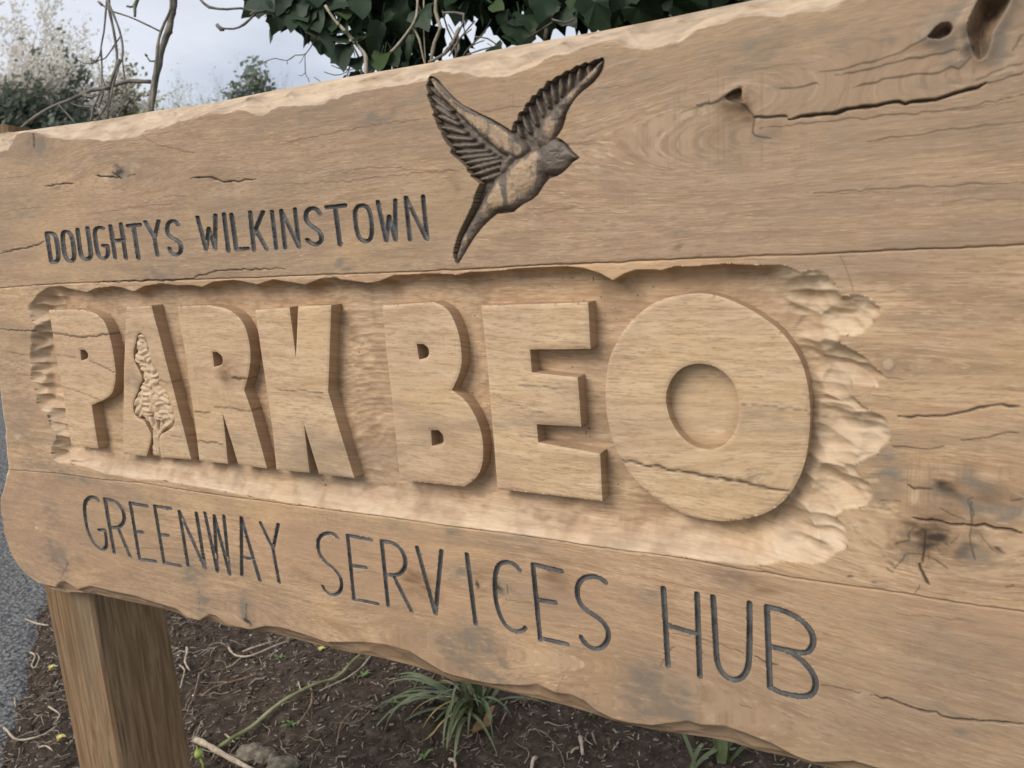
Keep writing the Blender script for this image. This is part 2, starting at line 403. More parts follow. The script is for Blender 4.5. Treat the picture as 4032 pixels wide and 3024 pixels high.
crack('G', [(470,265),(620,275),(700,290),(1000,290),(1300,310)], .0008, .55); crack('G', [(370,485),(400,430),(430,375)], .0013, .7)
crack('G', [(1535,630),(1530,690),(1540,770)], .0016, .7); crack('G', [(1240,530),(1240,700)], .0008, .5); crack('G', [(0,110),(140,125)], .0006, .3)
crack('H', [(1400,1240),(1440,1120),(1480,1040)], .0007, .35); crack('H', [(1100,520),(1110,550),(1100,570)], .0016, .7)
crack('E', [(1460,175),(1800,160)], .0006, .3)
LCR = []     # cracks that run over the raised letters
def lcrack(t, pts, w=.001, s=.8): LCR.append((face(t, pts), w, s, .002))
lcrack('D', [(300,488),(430,508),(515,517),(600,510),(700,492)], .0016, .9); lcrack('D', [(320,630),(400,630),(480,640)], .0009, .55); lcrack('D', [(540,660),(600,682),(720,742)], .0010, .7)
lcrack('D', [(375,822),(500,860),(640,912)], .0008, .6); lcrack('D', [(960,790),(1060,797),(1130,788)], .0012, .6); lcrack('D', [(1010,1120),(1150,1140)], .0008, .5)
lcrack('D', [(1195,983),(1320,985)], .0012, .8); lcrack('D', [(1320,955),(1420,955),(1500,970),(1590,972)], .0012, .7); lcrack('D', [(1215,1160),(1280,1170),(1390,1184)], .0012, .7)
lcrack('D', [(1440,772),(1480,777),(1530,780)], .0018, .9); lcrack('D', [(1700,850),(1900,855),(2010,866)], .0008, .6); lcrack('D', [(1900,890),(2000,892)], .0007, .4)
lcrack('E', [(1145,806),(1250,820),(1430,845)], .0009, .55); lcrack('F', [(-440,1255),(-300,1285),(-200,1305),(0,1340),(200,1375),(400,1410),(520,1440),(700,1470),(790,1482)], .0014, .95)
lcrack('F', [(440,930),(700,955),(900,977)], .0007, .5); lcrack('E', [(1170,1130),(1300,1145)], .0006, .4); lcrack('E', [(1000,860),(1200,960),(1400,1010)], .0006, .35)
lcrack('I', [(380,1440-974*1.58),(500,1440-974*1.58)], .0008, .3)

ST = []      # soft stains: X,Z,rx,rz,rot, channel, strength   (0 dirt, 1 grey, 2 fresh, 3 brown)
def stain(t, x, y, rx, ry, ch, s, rot=0.0):
    c = face(t, [(x, y)])[0]; a = face(t, [(x + rx, y)])[0]; b = face(t, [(x, y + ry)])[0]
    ST.append((c[0], c[1], abs(a[0] - c[0]), abs(b[1] - c[1]), rot, ch, s))
for a in [('A',230,900,75,80,1,.85),('A',300,1080,50,110,1,.3),('A',180,1330,60,25,1,.4),('A',735,1090,70,60,1,.55),('A',735,1080,28,25,0,.5),('A',340,1155,40,30,1,.5),('A',960,1090,80,25,1,.4),
          ('A',1350,1105,80,22,3,.5),('A',1250,1160,80,30,3,.2),('B',300,720,170,45,1,.6),('B',560,560,60,40,1,.4),('B',130,600,160,40,1,.3),('B',1850,400,120,28,1,.4),('B',1900,480,90,40,1,.3),
          ('B',1550,560,90,50,1,.3),('B',2180,1540,60,60,1,.5),('C',75,1535,35,45,0,.6),('C',90,1470,60,50,1,.5),('B',780,1200,30,60,3,.35),
          ('C',640,350,220,60,1,.55),('C',500,290,110,30,1,.5),('C',1100,290,300,60,1,.35),('C',1380,240,50,60,1,.6),('C',430,700,80,80,3,.75),('C',470,760,50,60,3,.5),('C',560,880,60,40,1,.5),
          ('C',1760,170,60,90,1,.75),('C',1890,300,60,120,1,.85),('C',2050,300,70,60,1,.85),('C',1850,60,50,110,1,.8),('C',2150,100,80,90,1,.7),('C',300,960,200,90,1,.3),('C',1800,1200,250,60,1,.3),('C',2000,900,250,120,1,.2),
          ('C',900,730,260,30,1,.3),('C',700,560,90,30,1,.4),('D',980,110,90,40,1,.7),('D',2150,110,90,30,1,.6),('E',80,90,110,20,1,.6),('E',470,75,110,22,1,.4),('D',830,780,35,70,1,.8),('A',150,1330,40,25,1,.5),
          ('D',2080,1430,50,35,1,.8),('F',1450,690,110,70,1,.4),('F',1560,440,300,30,1,.2),('F',1620,260,80,60,1,.25),('F',1320,1350,130,180,1,.5),('F',1700,1490,110,60,3,1.0),('F',1690,1480,70,40,0,.5),('F',1950,1420,160,40,1,.6),
          ('F',2080,1590,110,80,1,.75),('F',1850,1560,150,60,1,.6),('F',1300,940,120,40,1,.25),('F',1800,1380,260,30,1,.5),('I',1640,200,110,60,3,1.0),('I',1630,190,70,40,0,.4),('I',1560,280,140,110,1,.55),('I',1720,400,120,120,3,.35),('I',1900,300,110,140,1,.5),
          ('I',2060,320,40,22,0,.4),('I',1370,425,30,22,0,.6),('I',1260,510,35,20,0,.5),('I',1300,560,120,22,1,.5),('I',1750,800,160,180,1,.3),('I',1900,1440,110,45,1,.7),('I',1740,1310,160,30,1,.4),
          ('I',380,460,110,60,3,.5),('I',600,540,110,40,3,.6),('I',380,450,120,50,1,.5),('I',1050,460,30,10,0,.5),('I',20,1280,110,130,1,.8),
          ('H',930,900,130,120,1,.8),('H',750,930,70,90,1,.9),('H',900,1060,180,60,1,.7),('H',1100,1000,40,70,1,.7),('H',1100,540,50,60,1,.85),('H',1090,530,20,28,0,.5),('H',930,525,14,40,0,.7),('H',780,440,90,60,1,.6),
          ('H',750,220,40,60,1,.5),('H',520,500,90,80,3,.6),('H',960,500,70,110,3,.4),('H',1390,470,80,90,3,.45),('H',450,180,100,40,1,.4),('H',1200,260,110,50,1,.4),('H',1980,620,120,60,1,.45),
          ('H',1980,1150,100,110,1,.9),('H',1900,1280,90,70,1,.9),('H',2080,1280,90,90,1,.8),('H',2060,1060,60,60,1,.7),('H',1350,1200,250,50,1,.55),('H',1850,260,220,50,1,.3),('H',560,830,60,40,1,.3),
          ('G',350,330,110,90,1,.7),('G',310,70,60,90,1,.45),('G',400,420,50,70,1,.6),('G',210,440,100,70,1,.4),('G',1210,460,70,90,1,.6),('G',1240,620,40,90,1,.6),('G',1540,690,28,80,1,.9),('G',1540,740,16,40,0,.6),('G',1870,430,70,40,3,.3),
          ('G',350,400,20,50,0,.25),('G',230,170,14,20,2,.7),('D',120,1130,12,16,2,.7),('D',250,1320,200,25,1,.35),('I',1215,1235,35,25,2,.5),('E',1200,430,20,50,1,.4),('D',1420,730,60,70,3,.7),('F',540,1395,50,30,1,.6),
          ('E',1120,1020,30,30,1,.3),('D',960,1530-0,150,30,1,.3),('H',100,120,250,30,1,.2),('D',480,1410,150,30,1,.5)]:
    stain(*a[:6], min(1, a[6] * (1.25 if a[5] == 1 else 1)))
for a in [('I',1640,230,60,60,0,.5),('I',1700,330,110,60,0,.34),('F',1700,1500,90,40,0,.42),('I',1600,150,150,60,3,1.0),('F',2000,1480,180,60,3,.6),('I',1480,360,60,70,1,.7),('I',1880,240,70,110,0,.3),('C',1900,200,60,110,0,.4),('C',2100,260,70,120,1,.9),('C',1760,260,70,60,1,.8),('C',480,760,60,90,0,.3),('I',1620,230,170,150,3,.7),('I',1600,300,90,120,1,.7),('I',1560,160,70,50,0,.45),('F',1760,1500,200,90,3,.6),('F',1640,1520,120,80,1,.7),('I',1880,200,60,200,3,.6),('I',1500,160,90,40,0,.4),('C',430,720,110,110,3,.9),('C',1700,190,130,90,1,.6),('C',1830,330,120,80,1,.7),('C',700,250,700,130,1,.42),('B',1900,330,500,70,1,.38),('C',1700,480,500,120,1,.35),('A',1800,760,600,90,1,.35),('B',500,640,600,90,1,.3),('A',600,1000,500,90,1,.3),('F',1900,700,400,300,1,.2),('I',1800,1000,500,300,1,.3),('I',1700,300,500,250,1,.25),('G',250,200,250,260,1,.3),('D',100,900,120,400,1,.35),('A',100,1200,250,250,1,.3)]:
    stain(*a)

# top silhouette, chamfer line, joints, bottom lines (X,Z), each sorted by X
def line(*parts, dy=0.0):
    P = np.vstack([face(t, p, dy) for t, p in parts]); P = P[np.argsort(P[:, 0])]
    return P
CB = .036
TOP = line(('A', [(-60,845),(0,840),(130,818),(300,792),(650,745),(950,692),(1330,640),(1640,575),(2212,470)]), ('B', [(600,395),(1160,285),(1700,190)]), ('C', [(0,110),(530,0),(1500,-190)]), dy=CB)
CHT = line(('A', [(-200,1010),(0,940),(45,934),(75,880),(100,835),(150,820),(250,825),(310,855),(420,865),(550,862),(640,875),(760,865),(880,840),(950,810),(1050,785),(1100,755),(1170,745),(1250,720),(1300,700),(1400,708),(1470,680),(1530,690),(1630,722),(1690,680),(1750,658),(1900,655),(2010,645),(2100,615)]),
           ('B', [(0,612),(70,595),(180,570),(350,540),(450,525),(520,515),(595,500),(628,455),(680,440),(760,455),(830,450),(900,470),(1000,480),(1120,470),(1180,440),(1280,410),(1330,370),(1380,345),(1480,330),(1560,300),(1700,260),(1780,255),(1830,290),(1900,305),(2000,305),(2070,290)]),
           ('C', [(0,272),(60,265),(110,235),(180,180),(330,150),(430,108),(560,95),(700,105),(830,70),(960,70),(1040,40),(1100,0),(1300,-50),(1700,-110)]))
J1 = line(('D', [(-80,215),(0,210),(350,186),(700,172),(900,168),(1520,150),(2150,127)]), ('E', [(0,128),(250,122),(860,97),(1300,72),(1700,55)]), ('F', [(0,38),(500,15)]), ('C', [(740,1590),(1380,1560),(2150,1526),(2400,1515)]))
J2 = line(('D', [(-60,1325),(30,1335),(350,1365),(640,1405),(880,1425),(1150,1470),(1500,1520)]), ('H', [(0,55),(350,100),(700,150),(1100,203),(1500,262),(1800,305)]), ('I', [(0,345),(380,410),(800,480),(1400,565),(1900,645),(2212,690),(2400,720)]))
BOT = line(('G', [(165,500),(260,522),(310,535),(350,535),(480,555),(590,575),(720,605),(880,638),(1060,680),(1110,695),(1160,730),(1250,745),(1330,745),(1430,785),(1560,800),(1700,820),(1850,860),(2000,900)]),
           ('H', [(0,905),(100,935),(300,970),(520,1025),(700,1085),(760,1115),(920,1140),(1100,1185),(1300,1230),(1470,1270),(1600,1310),(1750,1360),(1850,1385),(2000,1420)]),
           ('I', [(0,1437),(250,1470),(400,1500),(550,1550),(750,1590),(900,1635),(1000,1659),(1500,1760),(2000,1840)]), dy=.014)
CHB = line(('G', [(165,490),(260,515),(345,533),(370,500),(400,495),(440,520),(480,548),(560,525),(700,560),(850,590),(900,610),(1000,640),(1100,670),(1160,722),(1240,742),(1300,700),(1340,710),(1420,770),(1560,798),(1650,775),(1750,785),(1900,830),(2040,880)]),
           ('H', [(0,875),(200,875),(350,890),(500,935),(600,1000),(700,1060),(770,1085),(900,1115),(1000,1135),(1100,1140),(1200,1145),(1290,1135),(1400,1190),(1500,1200),(1580,1240),(1650,1300),(1760,1355),(1840,1375),(2000,1395)]),
           ('I', [(0,1380),(120,1365),(200,1390),(350,1395),(500,1450),(650,1510),(800,1590),(900,1625),(1050,1620),(1150,1615),(1300,1659),(2000,1790)]))
for C_ in (TOP, CHT, J1, J2, BOT, CHB):
    pass
XL, XR = -1.735, .62
def ev(C_, x):
    y = np.interp(x, C_[:, 0], C_[:, 1]); k = x > C_[-1, 0]
    sl_ = 0.0
    return np.where(k, C_[-1, 1] + sl_ * (x - C_[-1, 0]), y)

# recess outline
REC = np.vstack([face('D', [(200,300),(235,250),(300,205),(380,200),(430,215),(540,238),(600,212),(700,200),(760,210),(830,235),(900,200),(1000,182),(1050,188),(1100,196),(1180,192),(1260,205),(1330,172),(1450,160),(1520,172),(1600,190),(1700,158),(1800,175),(1900,190),(2000,152),(2090,145)]),
                 face('E', [(60,158),(120,165),(230,180),(310,168),(400,132),(480,128),(600,122),(700,122),(790,130),(870,112),(1000,108),(1150,92),(1290,82),(1370,80),(1470,75),(1580,88),(1680,120),(1760,165),(1830,122),(1900,98),(2000,95),(2060,102),(2130,82)]),
                 face('F', [(0,76),(150,78),(350,60),(550,70),(700,66),(770,90),(830,118),(860,104),(900,98),(960,108),(1010,150),(1050,205),(1080,262),(1110,258),(1180,253),(1240,268),(1275,300),(1318,335),(1318,380),(1278,400),(1275,430),(1230,460),(1220,485),(1150,508),(1070,500),(1055,545),(1150,600),(1230,645),(1275,700),(1370,775),(1310,780),(1310,830),(1230,818),(1150,800),(1150,880),(1200,940),(1280,985),(1340,1010),(1378,1060),(1390,1150),(1330,1200),(1310,1240),(1240,1270),(1160,1312),(1190,1370),(1260,1440),(1278,1500),(1240,1560),(1180,1583),(1100,1588)]),
                 face('I', [(1040,95),(1105,160),(1115,240),(1110,300),(1040,322),(980,375),(900,392),(800,380),(700,375),(600,400),(480,402),(350,382),(200,365),(0,335)]),
                 face('H', [(1900,318),(1700,285),(1500,258),(1300,228),(1100,198),(900,168),(700,144),(350,96),(0,48)]),
                 face('D', [(1850,1555),(1500,1498),(1280,1455),(1180,1440),(1000,1405),(860,1405),(760,1385),(640,1365),(560,1330),(470,1310),(400,1302),(360,1300),(335,1280),(320,1240),(322,1195),(350,1150),(345,1105),(310,1070),(300,1020),(298,985),(255,975),(230,930),(225,870),(215,835),(195,790),(190,750),(200,700),(186,650),(190,590),(198,560),(190,520),(200,480),(232,440),(205,425),(190,385),(173,345),(178,315)])])
REC = resample(REC, .02)

BIRD_OUT = face('K', [(135,275),(185,285),(240,320),(290,390),(350,455),(420,525),(500,590),(600,640),(700,690),(800,735),(900,790),(1000,850),(1035,885),(1045,840),(1065,775),(1100,760),(1115,680),(1165,655),(1195,575),(1230,560),(1265,490),(1305,480),(1345,415),(1385,405),(1430,325),(1470,330),(1530,275),(1580,265),(1635,215),(1680,215),(1745,160),(1780,165),(1840,125),(1875,140),(1950,95),(2030,75),(2045,110),(2030,190),(1990,270),(1930,345),(1860,400),(1790,455),(1720,530),(1670,610),(1635,680),(1615,760),(1590,840),(1550,905),(1515,945),(1575,965),(1640,1020),(1690,1090),(1775,1165),(1700,1215),(1655,1265),(1600,1320),(1540,1360),(1460,1385),(1410,1430),(1370,1490),(1320,1570),(1260,1620)])
BIRD_OUT = np.vstack([BIRD_OUT, face('L', [(1180,830),(1120,870),(1060,925),(970,935),(880,945),(800,1010),(720,1090),(640,1190),(570,1300),(510,1400),(450,1495),(425,1470),(405,1400),(410,1330),(450,1190),(490,1100),(560,960),(610,850),(640,740),(680,640),(695,615)]),
                      face('K', [(650,1410),(595,1370),(600,1345),(560,1320),(550,1270),(500,1225),(460,1185),(410,1150),(370,1110),(385,1065),(340,1020),(300,960),(278,910),(275,880),(245,850),(225,800),(205,740),(180,705),(195,670),(165,610),(145,540),(118,495),(135,460),(108,380),(130,340)])])
HOLES = [chaikin(face('C', [(1608,238),(1640,200),(1690,150),(1740,138),(1772,160),(1760,210),(1700,245),(1650,242)]), 2, True),
         chaikin(face('C', [(1870,120),(1920,20),(1960,-60),(2150,-60),(2120,30),(2060,130),(2010,210),(2000,290),(1980,350),(1930,385),(1900,340),(1870,240),(1855,180)]), 2, True),
         chaikin(face('C', [(345,622),(395,572),(440,550),(462,565),(455,610),(468,640),(420,632)]), 1, True)]

# engraved strokes
EL = []
def eletter(ch, t, strokes, w, b):
    """w = stem width, b = bar height, both in tile pixels"""
    x0, y0, s = TILE[t]
    allp = np.vstack([np.array(s_[1:], float) for s_ in strokes]); c = allp.mean(0)
    f = face(t, [c, c + (w / 2, 0), c + (0, b / 2)])
    EL.append((ch, [(chaikin(face(t, s_[1:]), 2) if s_[0] else face(t, s_[1:])) for s_ in strokes], abs(f[1][0] - f[0][0]), abs(f[2][1] - f[0][1])))
eletter('D','A',[(0,(290,1450),(318,1628)),(1,(290,1450),(328,1450),(350,1475),(366,1600),(352,1630),(318,1630))],25,20)
eletter('O','A',[(1,(405,1440),(430,1445),(450,1480),(463,1590),(455,1620),(435,1626),(412,1612),(398,1570),(388,1480),(392,1447),(405,1440))],25,20)
eletter('U','A',[(1,(482,1428),(500,1580),(512,1605),(535,1613),(558,1606),(568,1585),(543,1418))],25,20)
eletter('G','A',[(1,(640,1420),(612,1411),(590,1432),(590,1470),(605,1570),(622,1603),(650,1610),(670,1592),(672,1560),(666,1528)),(0,(666,1528),(640,1528))],25,19)
eletter('H','A',[(0,(686,1405),(717,1606)),(0,(752,1394),(783,1606)),(0,(703,1498),(768,1492))],24,20)
eletter('T','A',[(0,(795,1405),(872,1397)),(0,(830,1405),(861,1606))],25,22)
eletter('Y','A',[(0,(903,1380),(960,1478)),(0,(985,1375),(962,1478)),(0,(960,1478),(980,1588))],24,20)
eletter('S','A',[(1,(1106,1398),(1092,1376),(1062,1374),(1040,1398),(1040,1450),(1062,1478),(1108,1498),(1128,1533),(1124,1572),(1096,1588),(1066,1576),(1054,1546))],25,20)
eletter('W','A',[(0,(1228,1350),(1282,1552)),(0,(1282,1552),(1298,1420)),(0,(1298,1420),(1338,1545)),(0,(1338,1545),(1340,1338))],24,20)
eletter('I','A',[(0,(1393,1332),(1420,1562))],25,20)
eletter('L','A',[(0,(1440,1335),(1470,1552)),(0,(1470,1550),(1542,1545))],26,22)
eletter('K','A',[(0,(1556,1320),(1580,1558)),(0,(1636,1318),(1578,1455)),(0,(1592,1430),(1660,1552))],26,20)
eletter('I','A',[(0,(1692,1316),(1720,1548))],25,20)
eletter('N','A',[(0,(1749,1308),(1775,1545)),(0,(1749,1308),(1860,1538)),(0,(1835,1300),(1862,1538))],25,20)
eletter('S','A',[(1,(1990,1330),(1970,1300),(1935,1294),(1906,1316),(1902,1365),(1925,1400),(1975,1430),(2000,1465),(2000,1498),(1975,1522),(1940,1518),(1912,1492))],28,24)
eletter('T','A',[(0,(2032,1290),(2148,1278)),(0,(2086,1290),(2115,1522))],28,26)
eletter('O','B',[(1,(205,1277),(235,1290),(255,1340),(262,1440),(255,1485),(230,1503),(200,1498),(175,1472),(160,1400),(153,1320),(170,1282),(205,1277))],27,24)
eletter('W','B',[(0,(297,1255),(350,1498)),(0,(350,1498),(368,1345)),(0,(368,1345),(408,1495)),(0,(408,1495),(406,1245))],28,22)
eletter('N','B',[(0,(471,1228),(498,1493)),(0,(471,1228),(600,1488)),(0,(579,1222),(605,1490))],28,22)
eletter('G','G',[(1,(608,-8),(590,-26),(560,-26),(532,-5),(523,40),(535,140),(560,220),(590,270),(625,300),(650,300),(664,280),(662,230),(652,178)),(0,(652,178),(615,180))],17,17)
eletter('R','G',[(0,(652,-12),(712,322)),(1,(650,-14),(710,-5),(750,30),(773,80),(770,130),(745,162),(692,164)),(0,(735,165),(811,345))],19,17)
eletter('E','G',[(0,(810,12),(870,363)),(0,(810,10),(915,30)),(0,(845,190),(888,192)),(0,(870,362),(970,373))],18,18)
eletter('E','G',[(0,(962,30),(1022,386)),(0,(962,30),(1062,45)),(0,(992,208),(1048,212)),(0,(1022,383),(1122,402))],18,18)
eletter('N','G',[(0,(1116,62),(1172,408)),(0,(1116,62),(1277,418)),(0,(1222,72),(1277,418))],19,16)
eletter('W','G',[(0,(1275,70),(1353,438)),(0,(1353,438),(1333,88)),(0,(1333,88),(1430,456)),(0,(1430,456),(1393,92))],19,16)
eletter('A','G',[(0,(1502,102),(1505,462)),(0,(1502,102),(1618,495)),(0,(1508,346),(1578,362))],20,17)
eletter('Y','G',[(0,(1620,132),(1700,298)),(0,(1732,142),(1700,298)),(0,(1700,298),(1738,508))],20,17)
eletter('S','G',[(1,(2100,228),(2080,203),(2035,197),(1990,217),(1976,265),(1985,322),(2020,375),(2080,420),(2120,470),(2130,530),(2110,573),(2070,586),(2030,565),(2010,530))],21,19)
eletter('E','H',[(0,(109,212),(150,613)),(0,(109,212),(255,240)),(0,(135,400),(222,412)),(0,(150,608),(298,638))],22,20)
eletter('R','H',[(0,(320,247),(362,652)),(1,(318,247),(390,256),(445,300),(473,370),(460,430),(420,462),(350,456)),(0,(400,475),(507,685))],23,20)
eletter('V','H',[(0,(541,287),(655,702)),(0,(655,702),(692,307))],24,20)
eletter('I','H',[(0,(850,328),(905,765))],25,20)
eletter('C','H',[(1,(1178,428),(1150,392),(1095,374),(1050,390),(1026,440),(1023,560),(1036,650),(1066,735),(1112,795),(1162,814),(1198,805),(1213,788))],25,23)
eletter('E','H',[(0,(1260,393),(1306,862)),(0,(1260,392),(1438,435)),(0,(1285,612),(1400,630)),(0,(1306,852),(1472,888))],26,24)
eletter('S','H',[(1,(1712,505),(1680,477),(1620,464),(1560,482),(1532,540),(1542,620),(1590,680),(1660,720),(1715,770),(1735,830),(1715,890),(1670,922),(1615,910),(1575,875),(1560,845))],28,26)
eletter('H','H',[(0,(2072,540),(2102,1025)),(0,(2092,768),(2270,822)),(0,(2282,575),(2300,1090))],33,26)
eletter('U','I',[(1,(278,595),(295,900),(303,1010),(340,1080),(398,1115),(450,1105),(490,1060),(505,960),(504,635))],36,32)
eletter('B','I',[(0,(612,655),(632,1160)),(1,(612,657),(720,680),(820,732),(885,800),(905,860),(890,920),(850,948),(740,930),(640,905)),(1,(740,925),(800,965),(870,1028),(915,1100),(916,1170),(880,1213),(800,1215),(700,1192),(635,1160))],38,32)

# ------------------------------------------------------------------ marks evaluated at points
def marks(P, cracks, stains=True, base=None):
    M = np.zeros((len(P), 4)) if base is None else base
    H = np.zeros(len(P))
    for pl, w, s, dep in cracks:
        pl = resample(pl, .005, False)
        j = np.column_stack([vn(pl[:, 0] * 170, pl[:, 1] * 60, 3), vn(pl[:, 0] * 150 + 9, pl[:, 1] * 50, 8)]) * .0034 + np.column_stack([vn(pl[:, 0] * 600, pl[:, 1] * 600, 13), vn(pl[:, 0] * 500, pl[:, 1] * 500, 18)]) * .0014
        j[0] = j[-1] = 0; pl = pl + j
        lo, hi = pl.min(0) - .008, pl.max(0) + .008
        k = np.nonzero((P[:, 0] > lo[0]) & (P[:, 0] < hi[0]) & (P[:, 1] > lo[1]) & (P[:, 1] < hi[1]))[0]
        if not len(k): continue
        q = P[k].copy(); 
        d, _, tpar = nearest(q, pl[:-1], pl[1:])
        u = tpar / max(1, len(pl) - 1); tap = np.clip(np.minimum(u, 1 - u) * 9, .25, 1)
        ww = w * tap * (.75 + .9 * np.abs(vn(P[k, 0] * 90, P[k, 1] * 40, 21)) * 2)
        v = np.clip(1.25 - d / (ww + .0002), 0, 1) * s
        M[k, 0] = np.maximum(M[k, 0], v)
        halo = np.clip(1 - d / (ww * 3.0 + .0012), 0, 1) ** 2 * .22 * s
        M[k, 3] = np.maximum(M[k, 3], halo)
        if s > .88: H[k] = np.minimum(H[k], -dep * .8 * np.clip(1.1 - d / (ww + .0003), 0, 1) * s)
    if stains:
        wx = fbm(P[:, 0] * 22, P[:, 1] * 40, 31, 3) * .022; wz = fbm(P[:, 0] * 26 + 5, P[:, 1] * 40, 37, 3) * .016
        nz = fbm(P[:, 0] * 60, P[:, 1] * 190, 41, 3)
        for x, z, rx, rz, rot, ch, s in ST:
            k = np.nonzero((np.abs(P[:, 0] - x) < rx * 2 + .02) & (np.abs(P[:, 1] - z) < rz * 2 + .02))[0]
            if not len(k): continue
            a = (P[k, 0] + wx[k] - x) / rx; b = (P[k, 1] + wz[k] - z) / rz
            v = np.exp(-(a * a + b * b) * .8) * s * (1.15 + 1.5 * nz[k])
            if ch == 0: v = np.clip(v * 1.6 - .25, 0, .85)
            M[k, ch] = np.maximum(M[k, ch], np.clip(v, 0, 1))
    return M, H
KN = [tuple(face(t, [(x, y)])[0]) + (r, a) for t, x, y, r, a in
      [('A',735,1095,.05,.02),('A',220,900,.05,.02),('C',460,720,.06,.03),('C',1930,280,.09,.05),('F',1700,1490,.07,.03),('I',1620,250,.08,.035),('F',1368,690,.03,.01),('H',1100,560,.06,.022),
       ('H',850,1000,.11,.05),('H',2020,1180,.12,.05),('G',1540,700,.05,.02),('G',360,350,.08,.03),('D',1430,740,.035,.014),('D',820,780,.035,.014),('B',2150,930,.07,.02),('A',1250,1160,.07,.012),('F',560,1420,.04,.01)]]
def grain(P, h=0.0, seed=0.0):
    z = P[:, 1].copy(); x = P[:, 0]
    g = z.copy()
    for kx, kz, r, a in KN:
        d2 = ((x - kx) / (r * 2.0)) ** 2 + ((z - kz) / r) ** 2
        g = g - a * np.tanh((z - kz) / (r * .35)) * np.exp(-d2)
    g = g + .010 * vn(x * 2.2, z * 1.2, 51) + .006 * vn(x * 5, z * 9, 57) + .02 * (x + .8) ** 2 * .3
    return np.column_stack([x, np.full(len(x), seed) + 0 * x, g])

# ------------------------------------------------------------------ the sign
sign = empty('wooden_sign', (-.55, D0 + TH, 0))
tag(sign, 'big carved oak board sign with raised PARK BEO letters, a bird and charcoal lettering', 'sign')
def onsign(me, name, m, lab=None, parent=None):
    o = link(name, me, m); o.parent = parent or sign
    o.matrix_parent_inverse = Matrix.Translation(-Vector(sign.location)) if parent is None else Matrix.Identity(4)
    if lab: o['label'] = lab
    return o

